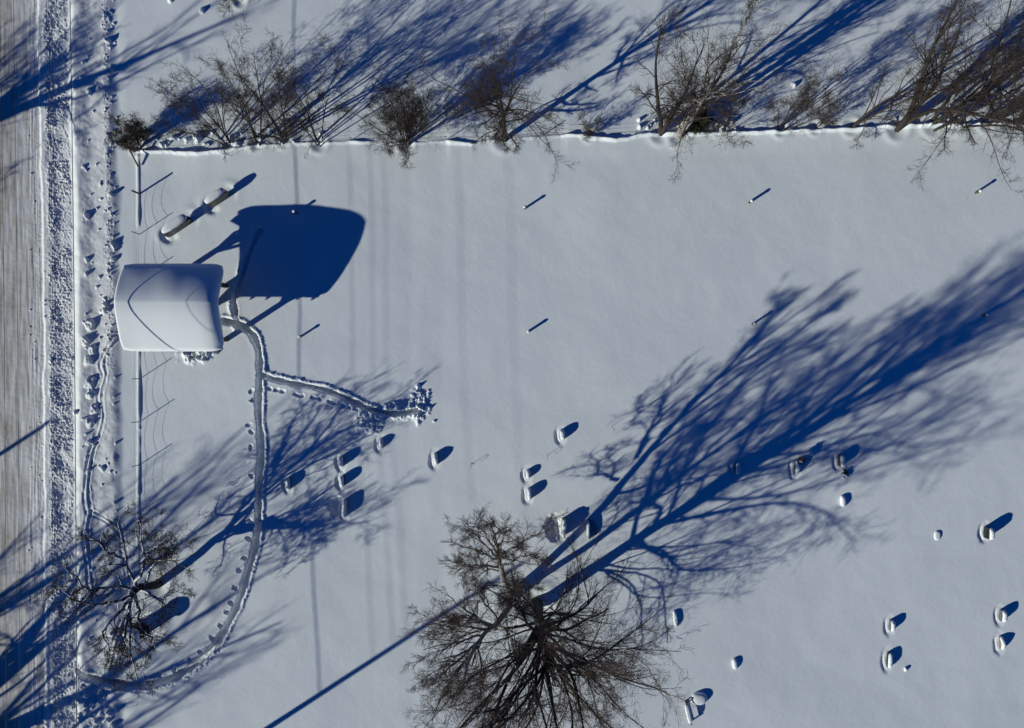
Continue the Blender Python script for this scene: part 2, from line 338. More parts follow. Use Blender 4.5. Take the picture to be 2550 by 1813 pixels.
def height(x, y):
    z = 0.085 * fbm(x, y, 420, 2, 1) + 0.026 * fbm(x, y, 120, 3, 2) + 0.0022 * fbm(x, y, 9, 2, 3)
    # ghost of old wheel ruts running up and down the field
    for (xr, wdt, dp) in ((1020, 18, .008), (1100, 20, .008)):
        u = x - xr - 0.02 * (y - 900) - 10 * np.sin(y / 300.0); z -= dp * np.exp(-(u / wdt) ** 2)
    xs = x + bankshift(y)
    near = ss(330, 285, xs)
    wob = 5 * vn(y, x * 0, 60, 4) + 2.5 * vn(y, x * 0, 17, 5)
    wob2 = 4 * vn(y, x * 0, 45, 6) + 2 * vn(y, x * 0, 12, 7)
    wob3 = 7 * vn(y, x * 0, 70, 3) + 4 * vn(y, x * 0, 20, 2)
    prof = -0.38 + 0 * x
    prof = prof + 0.17 * ss(96 + wob * .5, 108 + wob * .5, xs) - 0.09 * ss(118 + wob, 150 + wob, xs)
    prof = prof + 0.42 * ss(172 + wob2 * .6, 204 + wob2 * .6, xs) - 0.10 * ss(205 + wob2 * .6, 240 + wob2, xs) + 0.05 * ss(240, 275, xs)
    prof = prof - 0.13 * ss(278 + wob3, 308 + wob3, xs) + 0.06 * ss(-250, -300, xs) * 6
    # plough rubble
    rub = ss(112, 124, xs) * ss(186, 168, xs)
    r1 = fbm(x, y, 7, 3, 5, .7); prof = prof + rub * (0.10 * np.abs(r1) * (.9 + 1.5 * vn(x, y, 27, 1)) + 0.026 * vn(x, y, 4.2, 2)) + rub * 0.045 * vn(x, y, 34, 6)
    crumb = ss(60, 100, xs) * ss(118, 108, xs); prof = prof + crumb * 0.014 * fbm(x, y, 5, 2, 3)
    plat = ss(200, 215, xs) * ss(300, 280, xs); prof = prof + plat * (0.05 * fbm(x, y, 34, 3, 6) + 0.008 * fbm(x, y, 9, 2, 4))
    plat2 = np.exp(-((xs - 276) / 9) ** 2) * ss(980, 860, y); prof = prof + plat2 * 0.05 * np.abs(fbm(x, y, 9, 3, 1, .7)) * 1.2
    rd = ss(100, 90, xs); prof = prof + rd * (0.012 * vn(x, y * 0.08, 5, 1) + 0.010 * vn(x, y * 0.04, 2.4, 2) + 0.006 * fbm(x, y, 7, 2, 4))
    z = z * (1 - near) + (prof + 0.02 + z * .3) * near
    low = ss(1430, 1600, y) * ss(215, 150, xs) * ss(100, 116, xs)
    z = z - low * 0.10
    # snow lip over the buried wall below the hedgerow
    yr = np.interp(x, RIDGE[:, 0], RIDGE[:, 1]) + 1.5 * vn(x, y * 0, 30, 3) + 1.0 * vn(x, y * 0, 9, 1)
    amp = np.interp(x, [330, 360, 520, 600, 860, 890, 930, 1110, 1120, 1175, 1190, 1395, 1415, 2700], [0, .24, .26, .12, .06, .16, .06, .05, .18, .16, .05, .05, .26, .28])
    s_ = y - yr
    z = z + amp * (ss(-3.0, 1.0, s_) * (1 - ss(0.5, 9.0 + 4 * vn(x, y * 0, 50, 5), s_)) * (.78 + .3 * vn(x, y * 0, 24, 6)) + 0.10 * ss(-22, -6, s_) * (1 - ss(-6, 2, s_)) * 0)
    z = z + amp * 0.22 * (1 - ss(0, 70, np.abs(s_ + 3)))
    # snow line along the roadside fence
    fx = 344 + 1.2 * vn(y, x * 0, 80, 2) ; u = x - fx
    fa = np.interp(y, [370, 385, 560, 572, 868, 874, 1068, 1072, 1230, 1236, 1300, 1330, 1430, 1440], [0, .07, .07, 0, 0, .08, .10, .03, .09, .04, .08, .06, .04, 0])
    fa = fa * (0.75 + 0.5 * vn(y, x * 0, 37, 5))
    z = z + np.maximum(fa, 0) * ss(-5.5, -2.5, u) * ss(6.0, 1.5, u)
    return z

def local(z, x, y, cx, cy, rad, fn):
    m = (np.abs(x - cx) < rad) & (np.abs(y - cy) < rad)
    if m.any(): z[m] = fn(x[m], y[m], z[m])
def local_features(z, x, y):
    for bx, by, br, bh in BLOCKS:
        an = (bx * 7.1 + by * 3.3) % 3.14; ca, sa = math.cos(an), math.sin(an)
        def f(X, Y, Z):
            dx, dy = X - bx, Y - by; u = (dx * ca + dy * sa) / br; v = (-dx * sa + dy * ca) / (br * .75)
            n = 1 + .35 * vn(X, Y, max(br * .8, 2), 3)
            d = np.maximum(np.abs(u), np.abs(v)) * .6 + .4 * np.hypot(u, v)
            return Z + bh * (.62 if br > 11 else 1) * ss(1.05, .5, d * n) * (1 - .25 * u) * (1 + .5 * vn(X, Y, 7, 1) * (br > 11))
        local(z, x, y, bx, by, br * 2, f)
    for px, py, rx, ry, ph in PILES:
        def f(X, Y, Z):
            d = np.hypot((X - px) / rx, (Y - py) / ry) * (1 + .3 * vn(X, Y, 14, 2))
            a = ss(1.15, .6, d); n = np.abs(fbm(X, Y, 13, 3, 6, .6))
            return Z + ph * a * (0.32 + 1.25 * n) - .1 * ph * a
        local(z, x, y, px, py, max(rx, ry) * 1.6, f)
    for gx, gy, hl, hh in SCOOPS:
        def f(X, Y, Z):
            dx = X - gx + 3; dy = Y - gy - 1
            q = np.hypot(dx / 12.5, dy / (hl + 8.0)) + .10 * vn(X, Y, 9, 4)
            an = np.arctan2(dy, -dx)              # 0 = left, + = below
            side = .10 + .90 * np.exp(-((an - .35) / 1.25) ** 2)
            ring = np.exp(-((q - .92) / .27) ** 2)
            return Z - (0.07 + .14 * hh) * ring * side - .05 * np.exp(-(q / .5) ** 2) 
        local(z, x, y, gx, gy, hl + 45, f)
    for gx, gy, ln, wd_, hh, an in SLABS:
        a = math.radians(an); ca, sa = math.cos(a), -math.sin(a)
        def f(X, Y, Z):
            dx, dy = X - gx, Y - gy; u = dx * ca + dy * sa; v = -dx * sa + dy * ca
            d = np.hypot(np.maximum(np.abs(u) - ln * 20 + 4, 0), v * .9)
            back = ss(4, -10, v)
            return Z - .09 * np.exp(-((d - 13) / 7) ** 2) * (0.35 + .9 * ss(-10, -30, u)) + .035 * np.exp(-((d - 26) / 10) ** 2) * (.3 + .7 * back)
        local(z, x, y, gx, gy, 90, f)
    # hollow left of the lowest stone of the left row, and by the tan stone
    for gx, gy, r0 in ((838, 1262, 20), (1382, 1312, 26)):
        local(z, x, y, gx, gy, 60, lambda X, Y, Z: Z - .28 * ss(1.1, .35, np.hypot((X - gx) / r0, (Y - gy) / (r0 * 1.45)) * (1 + .18 * vn(X, Y, 9, 2))))
    for fx, fy, an in FOOT:
        a = math.radians(an); ca, sa = math.cos(a), math.sin(a)
        def f(X, Y, Z):
            dx, dy = X - fx, Y - fy; u = dx * ca + dy * sa; v = -dx * sa + dy * ca
            d = np.maximum(np.abs(u) / 7.0, np.abs(v) / 4.6) * .5 + np.hypot(u / 7.0, v / 4.6) * .5
            return Z - (.15 if fx < 620 or fy > 1335 else .07) * ss(1.15, .7, d * (1 + .35 * vn(X, Y, 4, 2))) + .012 * np.exp(-((d - 1.45) / .3) ** 2)
        local(z, x, y, fx, fy, 16, f)
    for tx, ty, r0, dp in TRUNKS:
        local(z, x, y, tx, ty, r0 * 5, lambda X, Y, Z: Z - dp * np.exp(-(np.hypot(X - tx, Y - ty) / (r0 * 1.6)) ** 2) + dp * .35 * np.exp(-((np.hypot(X - tx, Y - ty) - r0 * 3) / (r0 * .9)) ** 2))

FLIP = False
def trenches(z, x, y):
    mask = np.zeros(x.shape, bool)
    for k, pts in enumerate(PATHS):
        x0, y0 = pts.min(0) - 45; x1, y1 = pts.max(0) + 45
        m = (x > x0) & (x < x1) & (y > y0) & (y < y1)
        if not m.any(): continue
        X, Y, Z = x[m], y[m], z[m]
        d, side, run = seg_dist(X, Y, pts[::2] if len(pts) > 40 else pts)
        wv = PATHW[k] + 1.7 * vn(run, run * 0, 22, 3) + .8 * vn(run, run * 0, 7, 2)
        dn = d + 1.4 * vn(X, Y, 6, 5)
        T = 1 - ss(wv - 1.2, wv + 1.6, dn)
        rim = np.exp(-((d - wv - 6) / 4.5) ** 2)
        rightside = np.where(side < 0, .12, 1.0)
        if k == 0: rightside = np.where((run > 900) & (side < 0), .4, rightside)
        rough = np.abs(fbm(X, Y, 8, 3, 4, .75))
        Z2 = Z * (1 - T * .8) - PATHD[k] * T * (1 + .08 * fbm(X, Y, 12, 2, 3)) + rim * rightside * (.045 + .11 * rough)
        if k == 0: Z2 = Z2 + .085 * np.abs(fbm(X, Y, 6, 3, 2, .8)) * np.exp(-((d - wv - 9) / 6.5) ** 2) * (side < 0 if FLIP else side > 0) * ss(820, 900, run)
        z[m] = np.minimum(Z2, 10); mm = np.zeros(x.shape, bool); mm[m] = dn < wv - .4; mask |= mm
    for k, pts in enumerate(TRAILS):
        x0, y0 = pts.min(0) - 30; x1, y1 = pts.max(0) + 30
        m = (x > x0) & (x < x1) & (y > y0) & (y < y1)
        if not m.any(): continue
        X, Y, Z = x[m], y[m], z[m]
        d, side, run = seg_dist(X, Y, pts)
        off = 5.5 + 2 * vn(run, run * 0, 30, 4)
        tr = np.exp(-((d - off) / 2.6) ** 2) * (.55 + .7 * vn(run + side * 40, run * 0, 11, 5))
        z[m] = Z - .06 * np.maximum(tr, 0) * (1 + .8 * vn(X, Y, 13, 6)) * (1 if k != 1 else .45) + .012 * np.exp(-((d - off - 5.5) / 2.2) ** 2) * (1 + vn(X, Y, 8, 2)) + .03 * np.exp(-(d / 2.0) ** 2)
    # footprints trodden across the heaps
    return mask

def zat(px, py):
    x = np.array([float(px)]); y = np.array([float(py)]); return float(height(x, y)[0])

# ------------------------------------------------------------------ trees: data first, so the snow wells match
# name, base x, base y, height, dict
TREES = []
def T_(bx, by, H, label, cat='tree', **k): TREES.append((bx, by, H, label, cat, k))
# hedgerow, left to right
T_(344, 368, 2.5, 'small dense twiggy tree at the road end of the hedgerow', stems=9, spread=38, r0=.05, lean=(.12, .45), tw=1.6, seed=1)
T_(566, 360, 5.4, 'spreading thin-stemmed tree, second in the hedgerow from the road', stems=6, spread=34, r0=.09, lean=(-.12, .22), seed=2, tw=.75)
T_(640, 352, 6.8, 'fine-twigged round tree, third in the hedgerow from the road', stems=5, spread=22, r0=.11, lean=(.0, .14), seed=3, tw=.6)
T_(706, 345, 7.5, 'many-stemmed tree casting the widest shadow fan, above the pavilion', stems=7, spread=20, r0=.11, lean=(.06, .10), seed=4, tw=.6)
T_(795, 358, 6.8, 'tree at the right end of the left hedgerow clump', stems=4, spread=26, r0=.10, lean=(.05, .12), seed=5, tw=.8)
T_(1012, 362, 5.4, 'low dense many-stemmed bush tree standing alone in the hedgerow', stems=16, spread=24, r0=.06, lean=(.03, .12), seed=6, tw=1.2)
T_(1258, 348, 10.5, 'tall single bare tree with branches hanging over the field, middle of hedgerow', stems=1, spread=3, r0=.22, lean=(-.02, .11), seed=77, tw=1.3, low=7)
T_(1645, 332, 9.5, 'dark-stemmed tree, left of the twin trees in the hedgerow', stems=3, spread=15, r0=.17, lean=(.10, .02), seed=8)
T_(1690, 338, 11.0, 'pale-barked leaning tree, right of the twin trees in the hedgerow', stems=3, spread=14, r0=.18, lean=(.14, .08), seed=9, birch=True)
T_(1945, 322, 5.2, 'short scrubby many-stemmed bush right of the twin trees', 'shrub', stems=7, spread=27, r0=.06, lean=(.05, .02), seed=10, tw=.6)
T_(2122, 316, 7.5, 'slim tree with one low limb, first right of the scrubby bush', stems=2, spread=16, r0=.12, lean=(.10, .04), seed=11, tw=.8, low=1)
T_(2235, 322, 11.0, 'stout leaning tree at the left end of the right thicket', stems=3, spread=13, r0=.20, lean=(.12, .05), seed=12)
T_(2325, 312, 11.5, 'tall dark tree in the middle of the right thicket', stems=4, spread=16, r0=.20, lean=(.10, .03), seed=13, low=3)
T_(2385, 306, 10.5, 'broad tree whose lower branches hang below the right thicket', stems=4, spread=24, r0=.17, lean=(.10, -.12), seed=14, low=4, tw=1.1)
T_(2460, 306, 10.0, 'dense tree near the right end of the right thicket', stems=6, spread=24, r0=.14, lean=(.10, .02), seed=15, tw=1.1)
T_(2545, 300, 9.0, 'dense tree cut by the right edge of the frame', stems=7, spread=28, r0=.13, lean=(.05, .0), seed=16)
T_(2030, 318, 2.2, 'tiny sapling between the scrubby bush and the slim tree', 'shrub', stems=2, spread=20, r0=.03, seed=17, tw=.3)
T_(1468, 336, 1.6, 'little shrub poking through the snow lip right of the tall single tree', 'shrub', stems=5, spread=50, r0=.02, seed=18, tw=.35)
T_(598, 2, 2.4, 'reddish shrub at the very top edge, left part', 'shrub', stems=5, spread=30, r0=.04, seed=19, tw=.9, lean=(0, .1))
T_(1790, 322, 2.6, 'low shrub under the right side of the twin trees', 'shrub', stems=6, spread=40, r0=.03, seed=20, tw=.5)
# trees across the road whose shadows fall into the picture
T_(-350, 478, 10.5, 'tree across the road casting the two long limbs of shadow at upper left', stems=2, spread=12, r0=.36, seed=21, tw=.7, off=True)
T_(-500, 505, 8.0, 'dense tree across the road shading the upper left corner', stems=6, spread=30, r0=.16, seed=22, off=True)
T_(-420, 690, 4.6, 'young tree across the road opposite the pavilion', stems=4, spread=25, r0=.09, seed=23, tw=.4, off=True)
T_(-330, 1965, 13.0, 'great forked tree beyond the lower left corner', stems=6, spread=33, r0=.38, seed=24, off=True, tw=.6)
T_(-560, 1870, 12.5, 'tall tree across the road, upper one of the three beyond the lower left corner', stems=3, spread=16, r0=.26, seed=25, off=True, tw=.4)
T_(-430, 2235, 12.5, 'tall tree across the road, farthest below the frame at lower left', stems=5, spread=30, r0=.30, seed=26, off=True, tw=.5)
for t_ in TREES: TRUNKS.append((t_[0], t_[1], 6 + 20 * t_[5]['r0'], .10))
BIG = (1336, 1506); BIRCH = (1272, 1492); OLD = (390, 1456); STUMP = (347, 1572)
TRUNKS += [(BIG[0], BIG[1], 17, .22), (BIRCH[0], BIRCH[1], 12, .2), (OLD[0], OLD[1], 12, .15), (STUMP[0], STUMP[1], 20, .25), (1352, 1515, 6, .1)]

# ------------------------------------------------------------------ ground sheets
def axis(lo, hi, parts, far):
    a = []
    for p0, p1, st in parts: a += list(np.arange(p0, p1, st))
    a.append(parts[-1][1]); a = np.array(a)
    g = []; st = 3.0; v = a[-1]
    while v < far: st *= 1.28; v += st; g.append(v)
    h = []; st = 3.0; v = a[0]
    while v > -far: st *= 1.28; v -= st; h.append(v)
    return np.array(h[::-1] + list(a) + g)
gx = axis(0, 0, [(-60, 60, 3.0), (60, 320, 1.15), (320, 1080, 1.7), (1080, 2600, 2.3)], 70000)
gy = axis(0, 0, [(-30, 560, 1.9), (560, 1110, 1.6), (1110, 1840, 1.9)], 70000)
GX, GY = np.meshgrid(gx, gy)            # rows = y
fx_, fy_ = GX.ravel(), GY.ravel()
Z = height(fx_, fy_)
local_features(Z, fx_, fy_)
pmask = trenches(Z, fx_, fy_)
dist = np.hypot(fx_ - CX, fy_ - CY)
Z = np.where(dist > 4000, Z * 0, Z)
V = np.stack([wx(fx_), wy(fy_), Z], 1)
ny, nx = GX.shape
idx = np.arange(nx * ny).reshape(ny, nx)
Q = np.stack([idx[1:, :-1], idx[1:, 1:], idx[:-1, 1:], idx[:-1, :-1]], -1).reshape(-1, 4)
qc = Q[:, 3]; qx = fx_[qc] + bankshift(fy_[qc])
isroad = (qx < 99) & (qx > -270); isbank = (~isroad) & (qx >= 99) & (qx < 292) ; ispath = pmask[Q].all(1) & (qx > 180)
isroad &= ~ispath; isbank &= ~ispath
ZG = Z.reshape(ny, nx)
def ground_z(px, py):
    i = np.clip(np.searchsorted(gx, px) - 1, 0, nx - 2); j = np.clip(np.searchsorted(gy, py) - 1, 0, ny - 2)
    return float(ZG[j, i])
def sheet(name, sel, m):
    q = Q[sel]; u, inv = np.unique(q, return_inverse=True)
    return tag(mesh_np(name, V[u], inv.reshape(-1, 4), None, m, True), kind='structure')
sheet('road', isroad, M['road']); sheet('roadside_snowbank', isbank, M['snowbank'])
sheet('path', ispath, M['trod']); sheet('snowfield', ~(isroad | isbank | ispath), M['snow'])

# ------------------------------------------------------------------ tree growing
def nrm(a): return a / (np.linalg.norm(a, axis=-1, keepdims=True) + 1e-9)
def grow(st, dr, L, r0, k, wander, trop, r, tip=0.3):
    N = len(st); Pt = np.zeros((N, k + 1, 3)); Pt[:, 0] = st; d = nrm(dr)
    wl = r.normal(size=(N, 3)) * wander * 0.5
    for i in range(k):
        wl = wl * 0.6 + r.normal(size=(N, 3)) * wander
        d = nrm(d + wl + np.array([0, 0, 1.0]) * (trop if np.isscalar(trop) else trop[:, None]) / k)
        Pt[:, i + 1] = Pt[:, i] + d * (L / k)[:, None]
    t = np.linspace(0, 1, k + 1)
    R = r0[:, None] * (1 - (1 - tip) * t[None] ** 0.9)
    return Pt, R
def spawn(Pt, R, n, t0, t1, ang, lr, r, rr_=.62, shape=.55, up=0.0, flatten=0.0):
    N, k, _ = Pt.shape; k -= 1
    base = (np.arange(n)[None] + r.random((N, n))) / n
    t = t0 + (t1 - t0) * base; f = t * k; i = np.minimum(f.astype(int), k - 1); fr = (f - i)[..., None]
    ar = np.arange(N)[:, None]
    p = Pt[ar, i] * (1 - fr) + Pt[ar, i + 1] * fr; tan = nrm(Pt[ar, i + 1] - Pt[ar, i])
    rad = R[ar, i] * (1 - fr[..., 0]) + R[ar, i + 1] * fr[..., 0]
    rv = r.normal(size=(N, n, 3)); perp = nrm(rv - (rv * tan).sum(-1, keepdims=True) * tan)
    a = np.radians(ang[0] + (ang[1] - ang[0]) * r.random((N, n)))[..., None]
    d = tan * np.cos(a) + perp * np.sin(a); d[..., 2] = d[..., 2] * (1 - flatten) + up; d = nrm(d)
    PL = np.linalg.norm(np.diff(Pt, axis=1), axis=2).sum(1)[:, None]
    L = PL * lr * (1 - shape * t) * (.65 + .7 * r.random((N, n)))
    rc = np.minimum(rad * rr_, rad) * (.7 + .4 * r.random((N, n)))
    return p.reshape(-1, 3), d.reshape(-1, 3), L.ravel(), rc.ravel()

def add_batches(name, batches, m, parent):
    Vs, Qs, n = [], [], 0
    for Pt, R, sides in batches:
        v, q = tube_np(Pt, R, sides); Vs.append(v); Qs.append(q + n); n += len(v)
    return mesh_np(name, np.vstack(Vs), np.vstack(Qs), None, m, True, parent)

def foliage(limbs, r, seed, tw=1.0, n1=13, n2=9, n3=6, droop=0.0, l1=.42, rmin=.0048, ang1=(20, 45), ang2=(20, 44), wl=1.0, t0=.22):
    """limbs: list of (P,R) batches; returns the three finer orders of branches"""
    out = []; sp = []
    for Pt, R in limbs:
        sp.append(spawn(Pt, R, n1, t0, 1.0, ang1, l1, r, .5, .55, up=.10))
    st, d, L, rc = [np.concatenate([s[i] for s in sp]) for i in range(4)]
    ok = L > .25; st, d, L, rc = st[ok], d[ok], L[ok], rc[ok]
    P1, R1 = grow(st, d, L, np.maximum(rc, .0085), 7, .065 * wl, .22 - droop, r, .4); out.append((P1, R1, 4))
    st, d, L, rc = spawn(P1, R1, n2, .12, 1.0, ang2, .58, r, .6, .45, up=.03)
    P2, R2 = grow(st, d, np.maximum(L, .25), np.maximum(rc, .0063), 5, .09 * wl, .15 - droop, r, .6); out.append((P2, R2, 3))
    n = max(2, int(round(n3 * tw)))
    st, d, L, rc = spawn(P2, R2, n, .1, 1.0, (ang2[0], ang2[1] + 2), .64, r, .7, .4)
    P3, R3 = grow(st, d, np.clip(L, .18, 1.1), np.maximum(rc, rmin), 3, .13, .1 - droop, r, .75); out.append((P3, R3, 3))
    return out

def generic_tree(bx, by, H, label, cat, k):
    r = np.random.default_rng(k['seed'] * 101 + 3); z0 = ground_z(bx, by) - .25
    root = thing('bare_tree' if cat == 'tree' else 'bare_shrub', tuple(P(bx, by, z0)), label, cat, 'trees of the hedgerow' if by < 400 and bx > 0 else ('trees across the road' if bx < 0 else None))
    n = k['stems']; lean = np.array(k.get('lean', (0, 0))) + (np.array([0, .17]) if 0 < bx and by < 400 and n > 1 else 0)
    az = r.random() * 6.28 + np.arange(n) * 6.283 / n + r.normal(size=n) * .35
    sp = np.radians(k['spread']) * (.3 + .65 * r.random(n)) * (.85 if 0 < bx else 1)
    if n <= 2: sp[0] *= .35
    if n == 1: L1 = 1
    d = np.stack([np.cos(az) * np.sin(sp) + lean[0], np.sin(az) * np.sin(sp) + lean[1], np.cos(sp)], 1)
    st = np.stack([np.cos(az) * k['r0'] * (.5 + .5 * (n > 3)) * (n > 1), np.sin(az) * k['r0'] * (.5 + .5 * (n > 3)), np.zeros(n)], 1) * (1.6 if n > 3 else .6)
    L = H * (.8 + .25 * r.random(n)); r0 = k['r0'] * (.65 + .45 * r.random(n)) * (1.0 if n < 4 or bx < 0 else .62)
    P0, R0 = grow(st, d, L, r0, 12, .055 if n > 1 else .02, .16, r, .16)
    limbs = [(P0, R0)]
    # big forks
    s2 = spawn(P0, R0, 3 if n > 4 else (6 if n > 1 else 24), .14 if n > 1 else .22, .85 if n > 1 else .97, (18, 36) if n > 1 else (24, 48), .50 if n > 1 else .46, r, .62, .45 if n > 1 else .25, up=.12)
    P0b, R0b = grow(s2[0], s2[1], s2[2], s2[3], 9, .10, .3, r, .25); R0b = R0b * .8; limbs.append((P0b, R0b))
    if k.get('low') :
        m = k['low']; a2 = r.random(m) * 6.28; a2[: max(1, m * 2 // 3)] = -1.57 + r.normal(size=max(1, m * 2 // 3)) * .7
        t = .1 + .22 * r.random(m); pi = np.stack([np.interp(t, np.linspace(0, 1, 13), P0[0, :, j]) for j in range(3)], 1)
        dd = np.stack([np.cos(a2), np.sin(a2), np.full(m, .25)], 1)
        Pl, Rl = grow(pi, dd, H * ((.20 if n > 1 else .13) + .09 * r.random(m)), np.full(m, k['r0'] * .32), 8, .1, .05, r, .3); limbs.append((Pl, Rl))
    bark = M['birch'] if k.get('birch') else M['bark']
    add_batches('trunk', [(a, b, 7 if i == 0 else 5) for i, (a, b) in enumerate(limbs)], bark, root)
    tw = k.get('tw', 1.0); dense = 1.0 if H > 3 else .7
    fine = foliage(limbs, r, 0, tw=min(tw, 1.6) * .9, ang1=(26, 52), ang2=(28, 56), wl=1.3, n1=max(5, int(9 * dense)), n2=6 if H > 6 else 7, n3=4, l1=.30 if H > 3 else .5)
    add_batches('crown', fine, M['twig'], root)
    return root
for t_ in TREES: generic_tree(*t_)

def limb_from(pts, r0, r1, n=14, r=None, jit=.05):
    p = smooth_poly(np.array(pts), 5); s = np.linspace(0, len(p) - 1, n)
    q = np.stack([np.interp(s, np.arange(len(p)), p[:, j]) for j in range(3)], 1)
    if r is not None: q[1:] += r.normal(size=(n - 1, 3)) * jit
    return q[None], (r0 + (r1 - r0) * np.linspace(0, 1, n) ** .8)[None]

# big bare tree in the lower middle: low arching outer limbs, steep inner ones
def big_tree():
    r = np.random.default_rng(41); z0 = ground_z(*BIG) - .4
    root = thing('bare_tree', tuple(P(BIG[0], BIG[1], z0)), 'largest bare tree, wide fan of dark branches at the bottom centre', 'tree')
    tr, tR = limb_from([(0, 0, 0), (.03, -.03, 1.5), (.0, .05, 3.4), (.1, .1, 6.0), (.2, 0, 9.5), (.25, .1, 14.5)], .44, .06, 18, r, .03)
    tR[0, :6] = np.array([.50, .42, .39, .37, .35, .31])
    limbs = [(tr, tR)]
    n = 32; az = np.arange(n) * 2.4 + r.normal(size=n) * .2
    hz = 2.9 + 6.6 * (np.arange(n) / n) ** 1.1; k = hz / 14.5
    st = np.stack([np.interp(hz, tr[0, :, 2], tr[0, :, j]) for j in range(3)], 1)
    el = np.radians(22 + 48 * (np.arange(n) / n) + r.normal(size=n) * 6)
    d = np.stack([np.cos(az) * np.cos(el), np.sin(az) * np.cos(el), np.sin(el)], 1)
    L = np.interp(hz, [2.9, 5, 9.5], [6.9, 8.0, 7.6]) * (.92 + .14 * r.random(n))
    L = L * np.interp(np.sin(az), [-1, .1, 1], [1.15, 1.0, .62])
    rad = np.interp(hz, [2.9, 5, 9.5], [.07, .09, .078]) * (.7 + .6 * r.random(n))
    trop = np.interp(hz, [2.9, 5, 9.5], [-.18, .0, .2])
    Pl, Rl = grow(st, d, L, rad, 12, .07, trop, r, .2); limbs.append((Pl, Rl))
    m_ = 7; h4 = 1.5 + 1.6 * r.random(m_); a4 = np.radians(np.linspace(-95, 12, m_) + r.normal(size=m_) * 6); s4 = np.stack([np.interp(h4, tr[0, :, 2], tr[0, :, j]) for j in range(3)], 1)
    Pd, Rd = grow(s4, np.stack([np.cos(a4) * .95, np.sin(a4) * .95, np.full(m_, .38)], 1), 6.0 + 1.4 * r.random(m_), np.full(m_, .045), 12, .10, -.42, r, .25); limbs.append((Pd, Rd))
    a3 = np.arange(5) * 1.25; h3 = 2.8 + .6 * np.arange(5); s3 = np.stack([np.interp(h3, tr[0, :, 2], tr[0, :, j]) for j in range(3)], 1)
    Pc, Rc = grow(s3, np.stack([np.cos(a3) * .26, np.sin(a3) * .26, np.ones(5)], 1), 9.0 + 2 * r.random(5), .13 + .05 * r.random(5), 14, .05, .1, r, .2); limbs.append((Pc, Rc))
    s2 = spawn(Pl, Rl, 3, .12, .6, (18, 36), .66, r, .65, .4, up=.03)
    Pb, Rb = grow(s2[0], s2[1], s2[2], s2[3], 10, .10, .1, r, .25); limbs.append((Pb, Rb))
    add_batches('trunk', [(tr, tR, 12), (Pc, Rc, 9), (Pd, Rd, 5), (Pl, Rl, 7), (Pb, Rb, 5)], M['bark'], root)
    fine = foliage([(Pl, Rl), (Pb, Rb), (Pd, Rd)], r, 0, tw=1.0, n1=9, n2=6, n3=4, droop=.28, l1=.32, wl=1.1, rmin=.0048)
    fine += foliage([(tr[:, 9:], tR[:, 9:]), (Pc[:, 4:], Rc[:, 4:])], r, 0, tw=1.0, n1=7, n2=5, n3=3, droop=.1, l1=.36)
    add_batches('crown', fine, M['twigwarm'], root)
big_tree()

